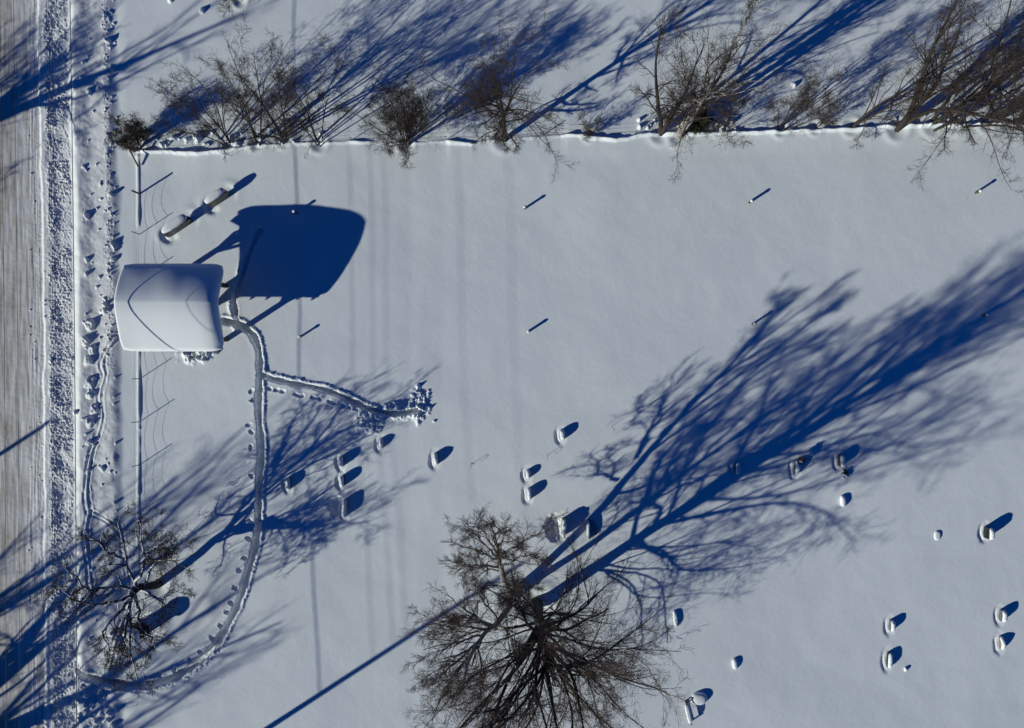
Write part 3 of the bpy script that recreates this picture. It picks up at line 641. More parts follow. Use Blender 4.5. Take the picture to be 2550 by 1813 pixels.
def birch_tree():
    r = np.random.default_rng(52); z0 = ground_z(*BIRCH) - .35
    root = thing('birch_tree', tuple(P(BIRCH[0], BIRCH[1], z0)), 'pale-barked birch with two leaning stems, left of the largest bare tree', 'tree')
    def q(ax, ay, h):            # apparent place on the photo and height -> offset from the base
        f = 1 - h / HCAM; return ((CX + (ax - CX) * f - BIRCH[0]) / S, -((CY + (ay - CY) * f) - BIRCH[1]) / S, h + .3)
    A, RA = limb_from([(0, 0, 0), q(1268, 1478, 1.4), q(1256, 1450, 2.9), q(1247, 1415, 4.0), q(1240, 1378, 5.2), q(1232, 1340, 6.6), q(1224, 1316, 7.4)], .26, .05, 16, r, .025)
    B, RB = limb_from([(0, 0, 0), q(1270, 1500, 1.0), q(1258, 1530, 2.6), q(1232, 1560, 4.2), q(1205, 1582, 5.6), q(1172, 1640, 8.2), q(1150, 1720, 11.5)], .27, .05, 18, r, .03)
    limbs = []
    subA = [((1240, 1390, 4.9), (1300, 1352, 7.5), (1335, 1338, 8.2)), ((1243, 1400, 3.9), (1190, 1378, 4.8), (1122, 1350, 5.6)), ((1247, 1422, 3.3), (1190, 1420, 3.5), (1108, 1398, 3.9)), ((1244, 1405, 3.8), (1200, 1350, 4.8), (1150, 1312, 5.6)), ((1240, 1385, 5.0), (1205, 1330, 7.5), (1175, 1300, 8.0)),
            ((1238, 1370, 5.4), (1262, 1330, 7.0), (1285, 1305, 8.4)), ((1254, 1445, 3.1), (1300, 1462, 3.6), (1350, 1456, 4.4)), ((1247, 1415, 4.0), (1300, 1390, 6.8), (1362, 1396, 7.6)), ((1247, 1418, 4.0), (1190, 1412, 5.5), (1130, 1420, 7))]
    subB = [((1215, 1575, 5.2), (1150, 1562, 6.4), (1060, 1545, 8.5)), ((1222, 1568, 5.0), (1170, 1530, 6.4), (1100, 1478, 8.5)), ((1205, 1582, 5.6), (1150, 1600, 7.2), (1050, 1620, 9.5)),
            ((1195, 1598, 6.2), (1140, 1650, 8.5), (1062, 1720, 11)), ((1235, 1558, 4.2), (1280, 1600, 6.0), (1290, 1680, 8.5)), ((1188, 1610, 6.7), (1200, 1690, 9), (1190, 1790, 12)),
            ((1240, 1550, 4.0), (1195, 1490, 5), (1188, 1460, 6)), ((1225, 1565, 4.6), (1160, 1545, 5.6), (1050, 1562, 7.0)), ((1262, 1520, 2.2), (1288, 1505, 3.0), (1292, 1490, 4.0)), ((1182, 1620, 7.2), (1120, 1700, 9.6), (1075, 1800, 12.5))]
    for a_, b_, c_ in subA + subB:
        l, lr = limb_from([q(*a_), q(*b_), q(*c_)], .085, .018, 12, r, .05); limbs.append((l, lr))
    Pm = np.concatenate([l[0] for l in limbs]); Rm = np.concatenate([l[1] for l in limbs])
    s2 = spawn(Pm, Rm, 4, .15, .8, (22, 45), .5, r, .6, .4); Pb, Rb = grow(s2[0], s2[1], s2[2], s2[3], 8, .1, .15, r, .3)
    add_batches('trunk', [(A, RA, 10), (B, RB, 10), (Pm, Rm, 6), (Pb, Rb, 4)], M['birch'], root)
    fine = foliage([(Pm, Rm), (Pb, Rb), (A[:, 9:], RA[:, 9:]), (B[:, 10:], RB[:, 10:])], r, 0, tw=1.0, n1=8, n2=7, n3=4, droop=.08, l1=.34, wl=.8, rmin=.0048)
    add_batches('crown', fine, M['twigwarm'], root)
birch_tree()

def old_tree():
    r = np.random.default_rng(66); z0 = ground_z(*OLD) - .3
    root = thing('gnarled_tree', tuple(P(OLD[0], OLD[1], z0)), 'gnarled old tree with crooked snow-laden limbs beside the road at lower left', 'tree')
    def q(ax, ay, h):
        h = h * .78
        f = 1 - h / HCAM; return ((CX + (ax - CX) * f - OLD[0]) / S, -((CY + (ay - CY) * f) - OLD[1]) / S, h + .3)
    tr, tR = limb_from([(0, 0, 0), q(380, 1460, .8), q(362, 1462, 1.7), q(335, 1470, 2.6), q(320, 1490, 3.2)], .30, .16, 12, r, .02)
    main = [[(335, 1468, 2.6), (322, 1430, 3.4), (310, 1400, 4.2), (302, 1360, 5.0), (296, 1316, 5.8)],
            [(330, 1465, 2.7), (348, 1420, 3.6), (356, 1390, 4.4), (348, 1350, 5.4), (345, 1300, 6.2)],
            [(335, 1470, 2.6), (300, 1463, 3.3), (255, 1465, 4.0), (215, 1470, 4.8), (185, 1440, 5.5), (160, 1420, 6)],
            [(325, 1485, 3.0), (318, 1510, 3.6), (322, 1550, 4.3), (320, 1600, 5.0), (322, 1640, 5.6), (340, 1700, 6.4)],
            [(322, 1488, 3.1), (290, 1500, 3.6), (240, 1508, 4.4), (190, 1502, 5.2), (165, 1490, 6)],
            [(345, 1470, 2.2), (368, 1480, 2.8), (395, 1495, 3.4), (410, 1488, 4.0), (430, 1478, 4.6)],
            [(320, 1495, 3.2), (290, 1530, 4.0), (262, 1560, 4.6), (248, 1582, 5.2), (264, 1605, 5.8), (268, 1625, 6.2)],
            [(355, 1465, 2.0), (372, 1420, 3.2), (385, 1400, 4.2), (420, 1395, 5.2), (440, 1390, 5.8)],
            [(330, 1480, 2.9), (340, 1520, 3.6), (345, 1560, 4.2), (370, 1590, 5), (385, 1620, 5.6)],
            [(305, 1395, 4.2), (270, 1380, 4.8), (240, 1352, 5.4), (205, 1336, 6)],
            [(318, 1500, 3.4), (310, 1560, 4.4), (298, 1620, 5.2), (290, 1660, 5.8)],
            [(350, 1400, 4.2), (375, 1370, 5), (400, 1362, 5.6), (440, 1375, 6.2)]]
    limbs = []
    for pts in main:
        l, lr = limb_from([q(*a) for a in pts], .105, .03, 14, r, .045); limbs.append((l, lr))
    Pm = np.concatenate([l[0] for l in limbs]); Rm = np.concatenate([l[1] for l in limbs])
    s2 = spawn(Pm, Rm, 6, .2, .95, (30, 65), .5, r, .62, .3); Pb, Rb = grow(s2[0], s2[1], s2[2], s2[3], 8, .17, .1, r, .3)
    add_batches('trunk', [(tr, tR, 12), (Pm, Rm, 7), (Pb, Rb, 5)], M['barkw'], root)
    fine = foliage([(Pm, Rm), (Pb, Rb)], r, 0, tw=.7, n1=7, n2=5, n3=4, droop=.0, l1=.40, wl=1.4, rmin=.008, ang1=(35, 70), t0=.4)
    add_batches('crown', fine, M['twigdark'], root)
old_tree()

def stump():
    z0 = ground_z(*STUMP) - .35
    root = thing('tree_stump', tuple(P(STUMP[0], STUMP[1], z0)), 'tall thick tree stump capped with snow below the gnarled old tree', 'stump')
    n = 18; th = np.arange(n) * 6.283 / n; rz = np.array([.62, .52, .47, .45, .44]); zz = np.array([0, .3, .7, 1.2, 1.5])
    wob = 1 + .07 * np.sin(th * 3 + 1) + .05 * np.sin(th * 7)
    Vv = np.vstack([np.stack([np.cos(th) * a * wob, np.sin(th) * a * wob, np.full(n, h)], 1) for a, h in zip(rz, zz)] + [[[0, 0, 1.5]]])
    Qq = [[k * n + i, k * n + (i + 1) % n, (k + 1) * n + (i + 1) % n, (k + 1) * n + i] for k in range(4) for i in range(n)]
    Tt = [[4 * n + i, 4 * n + (i + 1) % n, 5 * n] for i in range(n)]
    mesh_np('trunk', Vv, Qq, Tt, M['bark'], True, root)
    v, q, t = cushion(1.02, 1.02, .26, 3); v[:, 2] += 1.5
    mesh_np('snow_cap', v, q, t, M['snowcap'], True, root)
stump()

# evergreen shrub in the hedgerow: needle sprays on short boughs
def juniper():
    r = np.random.default_rng(8); bx, by = 1738, 312
    root = thing('juniper_bush', tuple(P(bx, by, ground_z(bx, by) - .1)), 'dark green juniper bush at the foot of the twin hedgerow trees', 'shrub', 'trees of the hedgerow')
    n = 60; az = r.random(n) * 6.28; el = r.random(n) * 1.3 + .1
    d = np.stack([np.cos(az) * np.cos(el), np.sin(az) * np.cos(el), np.sin(el)], 1)
    Pb, Rb = grow(np.zeros((n, 3)), d, .7 + .7 * r.random(n), np.full(n, .022), 6, .1, .2, r, .4)
    add_batches('stem', [(Pb, Rb, 4)], M['bark'], root)
    s = spawn(Pb, Rb, 12, .15, 1, (20, 60), .35, r); P2, R2 = grow(s[0], s[1], np.maximum(s[2], .12), np.full(len(s[0]), .014), 3, .2, .1, r, .6)
    s = spawn(P2, R2, 7, .1, 1, (30, 60), .5, r); P3, R3 = grow(s[0], s[1], np.full(len(s[0]), .12), np.full(len(s[0]), .011), 2, .1, .1, r, .5)
    add_batches('foliage', [(P2, R2, 3), (P3, R3, 3)], M['needles'], root)
juniper()

# ------------------------------------------------------------------ pavilion
def pavilion():
    x0, x1, y0, y1, yr = 362, 600, 670, 877, 764
    zb = 0.0
    root = thing('pavilion', tuple(P(480, 772, 0)), 'open timber pavilion with a thick snow-covered gable roof beside the road', 'pavilion')
    ox, oy = P(480, 772)[:2]
    X0, X1 = wx(x0) - ox, wx(x1) - ox; YN, YS, YR = wy(y0) - oy, wy(y1) - oy, wy(yr) - oy
    # snow slab
    nx_, ny_ = 90, 80
    sv = lambda n: .5 - .5 * np.cos(np.linspace(0, math.pi, n)) ** 1.0
    u = np.linspace(-1, 1, nx_); v = np.linspace(-1, 1, ny_)
    u = np.sign(u) * (1 - (1 - np.abs(u)) ** 1.5); v = np.sign(v) * (1 - (1 - np.abs(v)) ** 1.5)
    U, W = np.meshgrid(u, v)
    pin = 1 - .022 * (U > 0) * np.exp(-((W - .1) / .4) ** 2) - np.where(U > 0, .05, .03) * np.exp(-((np.abs(U) - 1) ** 2 / .02 + (np.abs(W) - 1) ** 2 / .02))
    Xg = (X0 + X1) / 2 + U * (X1 - X0) / 2 * pin; Yg = (YN + YS) / 2 + W * (YN - YS) / 2 * pin
    def deck(Y): return np.where(Y > YR, 2.2 + (3.02 - 2.2) * (YN - Y) / (YN - YR), 2.2 + (3.02 - 2.2) * (Y - YS) / (YR - YS))
    dn = np.clip((Yg - YR) / (YN - YR), 0, 1); ds = np.clip((YR - Yg) / (YR - YS), 0, 1)
    soft = lambda d_: np.sqrt(d_ ** 2 + .035) - .187
    top = np.where(Yg > YR, 3.55 - .42 * soft(dn) - .64 * dn ** 1.8 - .16 * dn * np.clip((U + 1) / 2, 0, 1) ** 2.5, 3.55 - .62 * soft(ds) - .36 * ds ** 2.0)
    top = top - .26 * np.clip(U, 0, 1) ** 5 * (1 - dn)
    top = top + .012 * np.exp(-((Yg - YR) / .10) ** 2)
    top = top + .05 * fbm(Xg * 40 + 900, Yg * 40, 90, 2, 2) + .07 * (U < 2) * dn * np.exp(-((U - .0) / .5) ** 2)
    ex = np.clip(1 - np.abs(U), 0, 1) * (X1 - X0) / 2; ey = np.clip(1 - np.abs(W), 0, 1) * (YN - YS) / 2
    exr = np.where(U > 0, .62, .22)
    rnd = lambda e, w_: 1 - np.sqrt(np.clip(1 - (1 - np.clip(e / w_, 0, 1)) ** 2.4, 0, 1))
    thick = top - deck(Yg)
    drop = np.maximum(rnd(ex, exr), np.where(W > 0, rnd(ey, .34), rnd(ey, .22)))
    top = top - thick * .62 * drop
    Vt = np.stack([Xg, Yg, top], -1).reshape(-1, 3)
    Vb = np.stack([np.where(U < 0, Xg * .90, Xg * .97), Yg, deck(Yg) + .02], -1).reshape(-1, 3)
    id_ = np.arange(nx_ * ny_).reshape(ny_, nx_); n = nx_ * ny_
    Qt = np.stack([id_[:-1, :-1], id_[:-1, 1:], id_[1:, 1:], id_[1:, :-1]], -1).reshape(-1, 4)
    Qb = np.stack([id_[:-1, :-1], id_[1:, :-1], id_[1:, 1:], id_[:-1, 1:]], -1).reshape(-1, 4) + n
    ring = np.concatenate([id_[0, :], id_[1:, -1], id_[-1, ::-1][1:], id_[::-1, 0][1:-1]]); rn = np.roll(ring, -1)
    Qs = np.stack([rn, ring, ring + n, rn + n], -1)
    mesh_np('snow_blanket', np.vstack([Vt, Vb]), np.vstack([Qt, Qb, Qs]), None, M['snowcap'], True, root)
    # roof deck
    mb = MB(); th = .05
    for ya, za, yb, zb_ in ((YN - .06, 2.21, YR, 3.01), (YR, 3.01, YS + .06, 2.21)):
        a, b = X0 + .45, X1 - .35
        Vv = [(a, ya, za), (b, ya, za), (b, yb, zb_), (a, yb, zb_), (a, ya, za - th), (b, ya, za - th), (b, yb, zb_ - th), (a, yb, zb_ - th)]
        mb.add(Vv, [[0, 3, 2, 1], [4, 5, 6, 7], [0, 1, 5, 4], [2, 3, 7, 6], [1, 2, 6, 5], [3, 0, 4, 7]])
    roof = mb.build('roof', M['deck'], root)
    PX = [wx(402) - ox, wx(562) - ox]; PY = [wy(712) - oy, wy(846) - oy]
    for k in range(6):
        mb = MB(); xx = X0 + .55 + k * (X1 - X0 - 1.1) / 5
        mb.beam((xx, YN - .03, 2.12), (xx, YR, 2.90), .06, .12); mb.beam((xx, YS + .0, 2.12), (xx, YR, 2.90), .06, .12)
        mb.build('rafter', M['wood'], roof)
    for yy, ht in zip(PY, (2.25, 2.25)):
        mb = MB(); mb.beam((X0 + .5, yy, ht), (X1 - .5, yy, ht), .14, .2); mb.build('beam', M['wood'], root)
    for xx in PX:
        mb = MB(); mb.beam((xx, PY[0], 2.2), (xx, PY[1], 2.2), .12, .18); mb.beam((xx, YR, 2.2), (xx, YR, 2.85), .12, .12); mb.build('tie_beam', M['wood'], root)
        for yy in PY:
            mb = MB(); mb.box((xx, yy, .9), (.25, .25, 2.5)); post_ = mb.build('post', M['wood'], root)
            mb = MB(); sx = 1 if xx < 0 else -1; sy = -1 if yy > 0 else 1
            mb.beam((xx, yy, 1.35), (xx + sx * .75, yy, 2.16), .14, .14); mb.beam((xx, yy, 1.35), (xx, yy + sy * .75, 2.16), .14, .14)
            mb.beam((xx, yy, 1.35), (xx - sx * .55, yy, 2.16), .14, .14)
            mb.build('brace', M['wood'], post_)
    # board hung in the gable on the road side
    for xx, q_ in ((X0 + .92, 1), (X1 - .9, 0)):
        mb = MB(); a_, b_, c_ = (YN - .35, 2.12), (YR, 2.92), (YS + .35, 2.12); lo_ = 2.06
        V_ = [(xx + e, yy, zz) for e in (-.03, .03) for yy, zz in (a_, b_, c_, (c_[0], lo_), (a_[0], lo_))]
        mb.add(V_, [[0, 4, 3, 2], [5, 7, 8, 9], [0, 1, 6, 5], [1, 2, 7, 6], [2, 3, 8, 7], [3, 4, 9, 8], [4, 0, 5, 9]], [[0, 2, 1], [5, 6, 7]])
        mb.build('gable_wall', M['deck'], root)
    for yy in (PY[0],):
        mb = MB(); mb.beam((X0 + .46, YN - .1, 2.1), (X0 + .46, YR, 2.88), .05, .2); mb.beam((X0 + .46, YS + .1, 2.1), (X0 + .46, YR, 2.88), .05, .2); mb.build('fascia', M['wood'], root)
pavilion()

# ------------------------------------------------------------------ gravestones
def cap_sausage(ys, zs, wdt, hgt, seed):
    r = np.random.default_rng(seed); n = len(ys); m = 12; V = []; a = np.arange(m) * 6.283 / m
    for i in range(n):
        e = i / (n - 1); t = math.sqrt(max(1 - abs(2 * e - 1) ** 5, 0.02)); wv = wdt / 2 * t * (1 + .12 * (r.random() - .5)); hv = hgt * t * (1 + .2 * (r.random() - .5))
        V.append(np.stack([np.cos(a) * wv, np.full(m, ys[i]), zs[i] + np.where(np.sin(a) > 0, np.abs(np.sin(a)) ** .7 * hv, np.sin(a) * .03)], 1))
    Q = [[k * m + i, (k + 1) * m + i, (k + 1) * m + (i + 1) % m, k * m + (i + 1) % m] for k in range(n - 1) for i in range(m)]
    V = np.vstack(V); c0 = V[:m].mean(0); c1 = V[-m:].mean(0); L = len(V)
    T = [[L, i, (i + 1) % m] for i in range(m)] + [[L + 1, L - m + (i + 1) % m, L - m + i] for i in range(m)]
    return np.vstack([V, [c0], [c1]]), Q, T

def headstone(px, py, wd, th, h, top, mt, label, i):
    h = h - .09
    base = -.55; rz = math.radians(rr.uniform(-6, 3) + 2)
    root = thing('gravestone', tuple(P(px, py, 0)), label, 'gravestone', 'gravestones in the snowfield', rz)
    n = 15; ys = np.linspace(-wd / 2, wd / 2, n); e = np.abs(ys) / (wd / 2)
    if top == 'round': zt = h - .20 * wd * (1 - np.sqrt(np.clip(1 - (e * .98) ** 2.6, 0, 1)))
    elif top == 'serp': zt = h - .10 * wd * (e ** 2) - .03 * np.cos(e * 9)
    elif top == 'point': zt = h - .20 * wd * e ** 1.2
    else: zt = h - .02 * e ** 4
    V = []; b = .015
    for xx, ins in ((-th / 2, b), (-th / 2 + b, 0), (th / 2 - b, 0), (th / 2, b)):
        sc_ = (wd / 2 - ins) / (wd / 2)
        V.append(np.stack([np.full(n, xx), ys * sc_, zt - ins], 1)); V.append(np.stack([np.full(n, xx), ys * sc_, np.full(n, base)], 1))
    V = np.vstack(V); Q = []
    tp = lambda k, i_: k * 2 * n + i_; bt = lambda k, i_: k * 2 * n + n + i_
    for i_ in range(n - 1):
        for k in range(3): Q.append([tp(k, i_), tp(k + 1, i_), tp(k + 1, i_ + 1), tp(k, i_ + 1)])
        Q.append([bt(0, i_), tp(0, i_), tp(0, i_ + 1), bt(0, i_ + 1)]); Q.append([bt(3, i_), bt(3, i_ + 1), tp(3, i_ + 1), tp(3, i_)])
    for k in range(3):
        Q.append([bt(k, 0), bt(k + 1, 0), tp(k + 1, 0), tp(k, 0)]); Q.append([bt(k, n - 1), tp(k, n - 1), tp(k + 1, n - 1), bt(k + 1, n - 1)])
    mesh_np('stone', V, Q, None, M[mt], False, root)
    mb = MB(); mb.box((0, 0, -.36), (th + .2, wd + .22, .24)); mb.build('plinth', M[mt], root)
    yy = np.linspace(-wd / 2 - .02, wd / 2 + .02, 22); zz = np.interp(yy, ys, zt) - .005
    v, q, t = cap_sausage(yy, zz, th + .05, .13 if wd > .6 else .11, i)
    mesh_np('snow_cap', v, q, t, M['snowcap'], True, root)
    return root
for i, s in enumerate(STONES): headstone(*s, i)
for i, (px, py, wd, th, h, label) in enumerate(LOW):
    root = thing('buried_marker', tuple(P(px, py, ground_z(px, py))), label, 'grave marker', 'snow-buried markers', math.radians(rr.uniform(-8, 8)))
    mb = MB(); mb.box((0, 0, -.25 + h / 2 - .06), (th * .7, wd * .85, .5 + h - .06)); mb.build('stone', M['granite'], root)
    v, q, t = cushion(th * 1.3, wd, h + .03, 40 + i, nu=28, p=2.6); v[:, 2] *= 1.0
    mesh_np('snow_cap', v, q, t, M['snowcap'], True, root)

# ------------------------------------------------------------------ long granite blocks by the pavilion
for i, (px, py, ln, wd, h, an) in enumerate(SLABS):
    lab = ('long dark stone block under a snow drift, nearer the roadside fence', 'long dark stone block with a bright snow cap, farther from the roadside fence')[i]
    root = thing('stone_block', tuple(P(px, py, 0)), lab, 'stone block', 'dark stone blocks by the pavilion', math.radians(an))
    r = np.random.default_rng(i); n = 17; xs_ = np.linspace(-ln / 2, ln / 2, n); V = []; w2 = wd * .42
    for k, (yy, up) in enumerate(((-w2 / 2, 0), (w2 / 2, 0))):
        for j, xx in enumerate(xs_):
            e = abs(xx) / (ln / 2); zt = h - .2 * e ** 4 + .02 * r.normal(); bow = .10 * (1 - e * e) * -1
            V.append((xx, yy + bow * .6, zt)); V.append((xx, yy + bow * .6 + (.03 if k else -.03), -.5))
    V = np.array(V); Q = []; m2 = 2 * n
    for j in range(n - 1):
        a = 2 * j; Q += [[a + 1, a + 3, a + 2, a], [m2 + a, m2 + a + 2, m2 + a + 3, m2 + a + 1], [a, a + 2, m2 + a + 2, m2 + a]]
    Q += [[0, m2, m2 + 1, 1], [m2 - 2, m2 - 1, 2 * m2 - 1, 2 * m2 - 2]]
    mesh_np('stone', V, Q, None, M['darkstone'], False, root)
    v, q, t = cushion(ln * .98, wd * .95, .17, 70 + i, nu=30, p=2.6, wob=.2); v[:, 2] += h - .06; v[:, 1] += .10
    mesh_np('snow_cap', v, q, t, M['snowcap'], True, root)

# ------------------------------------------------------------------ marker posts on a grid in the field
POSTS = [(750, 838, 'short wooden post nearest the shovelled path, below the pavilion shadow'), (737, 530, 'short wooden post standing inside the pavilion shadow'),
         (1306, 519, 'short wooden post in the upper row, left of centre'), (1866, 504, 'short wooden post in the upper row, right of centre'),
         (2430, 480, 'short wooden post in the upper row, nearest the right edge'), (1315, 826, 'short wooden post in the middle row, left of the long tree shadow'),
         (1874, 807, 'short wooden post in the middle row, at the upper rim of the long tree shadow'), (2447, 786, 'short wooden post in the middle row, inside the long tree shadow near the right edge'),
         (1616, 1008, 'thin short stake left of the long tree shadow, beside the longest hook shadow'), (841, 1024, 'thin stake beside the branch path to the snow heaps'), (624, 997, 'thin leaning stake just left of the shovelled path')]
for i, (px, py, lab) in enumerate(POSTS):
    thin = i >= 8; h = (.42 if not thin else .34) ; wd = .12 if not thin else .05
    root = thing('wooden_post', tuple(P(px, py, 0)), lab, 'post', 'short posts in the snowfield', rr.uniform(0, 1.5))
    mb = MB(); mb.box((0, 0, (h - .5) / 2), (wd, wd, h + .5)); mb.build('shaft', M['wood'], root)
    v, q, t = cushion(wd * 1.5, wd * 1.5, .09 if not thin else .04, i, nu=12, nv=4); v[:, 2] += h
    mesh_np('snow_cap', v, q, t, M['snowcap'], True, root)

# ------------------------------------------------------------------ shepherd's hooks
HOOKS = [(1522, 1062, .78, 'tall wire grave hook casting a long thin shadow near the middle'), (1362, 1134, .34, 'low wire hook between the two stacked gravestones and the one above'),
         (1174, 1156, .34, 'low wire hook right of the lone pointed gravestone'), (2012, 1143, .66, 'wire hook rising by the wreathed dark gravestone')]
for px, py, h, lab in HOOKS:
    root = thing('grave_hook', tuple(P(px, py, 0)), lab, 'hook', 'wire hooks at the graves', rr.uniform(-.4, .4))
    k = np.linspace(0, math.pi * 1.25, 12); rad = .11
    pts = [(0, 0, -.3), (0, 0, h * .5), (0, 0, h)] + [(0, -rad + rad * math.cos(a), h + rad * math.sin(a)) for a in k[1:]]
    mb = MB(); mb.tube(pts, .011, 5); mb.build('rod', M['metal'], root)
    mb = MB(); mb.tube([(-.12, 0, .03), (.12, 0, .03)], .010, 5); mb.build('foot_bar', M['metal'], root)

# wreath of the dark stone and the shrub by the black one
def twig_ball(name, px, py, z, rad, n, m, label, cat, part, flat=1.0, snow=0):
    r = np.random.default_rng(int(px)); root = thing(name, tuple(P(px, py, z)), label, cat)
    d = nrm(r.normal(size=(n, 3))); d[:, 2] = np.abs(d[:, 2]) * flat
    Pb, Rb = grow(d * rad * .15, d, rad * (.6 + .5 * r.random(n)), np.full(n, .012), 4, .35, 0, r, .7)
    s = spawn(Pb, Rb, 4, .3, 1, (30, 70), .5, r); P2, R2 = grow(s[0], s[1], s[2], np.full(len(s[0]), .010), 2, .3, 0, r, .7)
    add_batches(part, [(Pb, Rb, 4), (P2, R2, 3)], m, root)
    for k in range(snow):
        v, q, t = cushion(rad * .7, rad * .6, rad * .35, k + 9, nu=12, nv=4); v += np.array([r.normal() * rad * .4, r.normal() * rad * .4 - .1, rad * .4])
        mesh_np('snow_clump', v, q, t, M['snowcap'], True, root)
twig_ball('wreath', 1990, 1143, .38, .30, 90, M['wreath'], 'dried wreath of twigs resting at the upper end of the dark gravestone', 'wreath', 'twigs', 1.0, 1)
twig_ball('snowy_shrub', 2103, 1178, .0, .30, 40, M['twig'], 'small shrub clotted with snow just below the black gravestone', 'shrub', 'twigs', 1.0, 3)

# ------------------------------------------------------------------ iron bench with lattice by the tan stone
def iron_bench():
    root = thing('iron_bench', tuple(P(1466, 1317, 0)), 'rusty iron bench with an arched lattice seat, right of the large tan gravestone', 'bench')
    mb = MB(); mb.beam((0, -.60, .14), (0, .60, .14), .07, .34); mb.build('backrest', M['rust'], root)
    mb = MB(); t = np.linspace(-math.pi / 2, math.pi / 2, 14)
    mb.tube([(.06 + .42 * math.cos(a), .55 * math.sin(a), .10) for a in t], .018, 6)
    for k in range(-3, 4): mb.tube([(.05, k * .15, .10), (.06 + .42 * math.sqrt(max(1 - (k * .15 / .55) ** 2, 0)), k * .15, .10)], .012, 5)
    for s_ in (.18, .32): mb.tube([(s_, -.38 + s_ * .4, .10), (s_ + .03, 0, .10), (s_, .38 - s_ * .4, .10)], .012, 5)
    mb.build('lattice_seat', M['metal'], root)
    for s_ in (-1, 1):
        mb = MB(); mb.tube([(0, s_ * .56, .3), (0, s_ * .58, -.4)], .025, 6); mb.build('leg', M['metal'], root)
    v, q, t2 = cushion(.20, 1.2, .10, 5, nu=24); v[:, 0] -= .06; v[:, 2] += .28; mesh_np('snow_cap', v, q, t2, M['snowcap'], True, root)
iron_bench()

# ------------------------------------------------------------------ buried garden bench at the bottom
def buried_bench():
    root = thing('garden_bench', tuple(P(1712, 1771, 0)), 'wooden garden bench buried to its arms, snow along its back rail, near the bottom edge', 'bench', rz=math.radians(13))
    h = .30
    mb = MB(); mb.beam((0, -.66, h), (0, .66, h), .10, .07); mb.beam((0, -.66, .08), (0, .66, .08), .05, .06); mb.build('backrest', M['wood'], root)
    for s_ in (-1, 1):
        mb = MB(); mb.beam((0, s_ * .66, -.4), (0, s_ * .66, h + .06), .08, .08); mb.build('post', M['wood'], root)
    mb = MB(); mb.tube([(0, .68, .26), (.3, .76, .27), (.62, .86, .20)], .035, 6); mb.build('armrest', M['wood'], root)
    mb = MB()
    for k in (0, 1): mb.tube([(.34 + k * .2, .80, .22), (.44 + k * .2, .62, .14), (.66 + k * .2, .5, .02)], .02, 5)
    mb.build('slats', M['wood'], root)
    v, q, t = cushion(.27, 1.24, .11, 6, nu=28, p=4); v[:, 2] += h + .03; v[:, 0] -= .03; mesh_np('snow_cap', v, q, t, M['snowcap'], True, root)
    root2 = thing('snowy_urn', tuple(P(1740, 1738, 0)), 'rounded snow-smothered urn beside the arm of the buried garden bench', 'urn')
    mb = MB(); mb.tube([(0, 0, -.4), (0, 0, -.1), (0, 0, .08)], [.2, .3, .36], 14); mb.build('bowl', M['granite'], root2)
    v, q, t = cushion(1.0, .78, .30, 8, nu=26, p=2.3); v[:, 2] += .0; mesh_np('snow_cap', v, q, t, M['snowcap'], True, root2)
buried_bench()

# ------------------------------------------------------------------ fences
def fence(name, pts, h, nw, label, top, sag, thick=None, wr=.0045):
    root = thing(name, tuple(P(pts[0][0], pts[0][1], 0)), label, 'fence', None); o = P(pts[0][0], pts[0][1])
    tops = []
    for i, (x, y) in enumerate(pts):
        z = ground_z(x, y); z = min(z, .3); p = P(x, y, 0) - o; tk = (thick or {}).get(i, .045); hh = h * (1 + .05 * math.sin(i * 3)) * (1.0 if tk < .06 else .95)
        mb = MB(); dxy = (rr.uniform(-.02, .02), rr.uniform(-.02, .02))
        mb.tube([(p[0], p[1], -.5), (p[0] + dxy[0], p[1] + dxy[1], hh)], tk / 2 * 1.1, 7); mb.build('fence_post', M['wood'] if tk > .06 else M['metal'], root)
        tops.append((p, hh))
    for k in range(nw):
        mb = MB()
        for (p, ha), (q, hb) in zip(tops[:-1], tops[1:]):
            f = (k + .6) / nw; pts_ = []
            sg = sag * (.4 + .6 * f) * rr.uniform(.75, 1.25)
            for t in np.linspace(0, 1, 9):
                c = p * (1 - t) + q * t; pts_.append((c[0], c[1], max((ha * (1 - t) + hb * t) * f * top - sg * 4 * t * (1 - t), .02)))
            mb.tube(pts_, wr, 4)
        mb.build('wire', M['metal'], root)
fence('wire_fence', [(347, 482), (347, 583), (347, 692), (347, 815), (347, 943), (347, 1050), (347, 1157), (347, 1275), (348, 1395), (349, 1520)], .84, 3,
      'wire fence with thin posts running down beside the road and under the pavilion', .97, .19, {0: .11})
mb = MB(); root = thing('corner_post', tuple(P(335, 376, 0)), 'stout corner post with a slanting brace where the two fences meet', 'post')
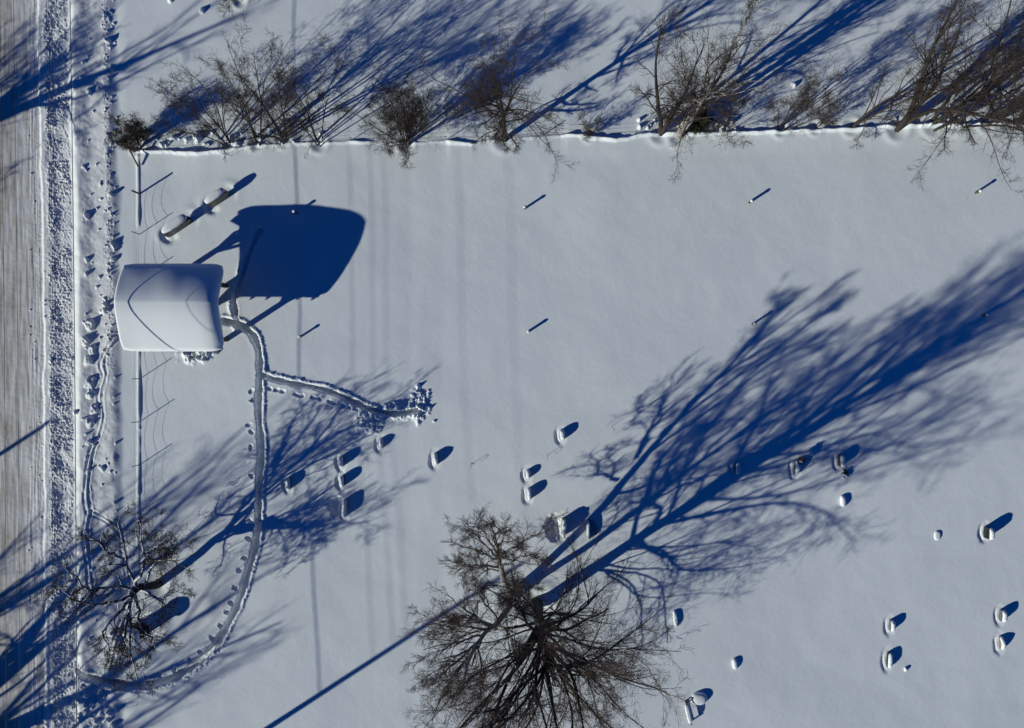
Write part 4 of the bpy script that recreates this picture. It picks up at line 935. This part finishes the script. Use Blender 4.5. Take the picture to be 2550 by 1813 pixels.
mb.tube([(0, 0, -.5), (0, 0, 1.1)], .10, 8); mb.build('shaft', M['wood'], root)
mb = MB(); mb.tube([(0, 0, .7), (.28, -1.0, .08)], .05, 7); mb.tube([(0, 0, .7), (.9, .05, .1)], .045, 7); mb.build('brace', M['wood'], root)
ry = lambda x: float(np.interp(x, RIDGE[:, 0], RIDGE[:, 1]))
fence('hedgerow_fence', [(x, ry(x) - 3) for x in (345, 500, 640, 745, 877, 1112, 1352, 1582, 1817, 2052, 2190, 2287, 2522, 2760)], .62, 3,
      'long wire fence half buried along the foot of the hedgerow', .95, .12)

# ------------------------------------------------------------------ overhead wires and their pole
def pole(px, py, h, label, arms=True):
    root = thing('utility_pole', tuple(P(px, py, -.5)), label, 'utility pole')
    mb = MB(); mb.tube([(0, 0, 0), (0, 0, h * .5), (0, 0, h + .5)], [.19, .16, .12], 12); mb.build('shaft', M['wood'], root)
    if arms:
        mb = MB(); mb.beam((-.9, 0, h - .4), (.5, 0, h - .4), .1, .12); mb.build('crossarm', M['wood'], root)
pole(318, 2040, 10.3, 'utility pole below the lower left corner carrying the overhead wires')
pole(-570, 1496, 7.0, 'pole across the road casting the short slanting shadow on the road', False)
WIRES = [(4.75, 0, .021, 'lowest and thickest overhead cable beside the road'), (6.15, -4, .009, 'overhead cable, second lowest of the bundle'), (6.6, 2, .009, 'overhead cable, third lowest of the bundle'),
         (6.9, 6, .008, 'overhead cable, fourth lowest of the bundle'), (8.9, -6, .009, 'overhead wire, second highest above the road'), (10.1, 3, .009, 'topmost overhead wire above the road edge')]
for h, dx, rad, lab in WIRES:
    pts = []
    for t in np.linspace(0, 1, 40):
        y = 2040 - t * 3000; x = 318 + dx - 26 * t * (3000 / 2040.); sagv = .55 * 4 * t * (1 - t)
        pts.append(P(x, y, h + .25 - sagv * .8))
    o0 = pts[0]; root = thing('overhead_wire', tuple(o0), lab, 'wire', 'overhead wires along the road')
    mb = MB(); mb.tube([p - o0 for p in pts], rad, 6); mb.build('cable', M['cable'], root, True)
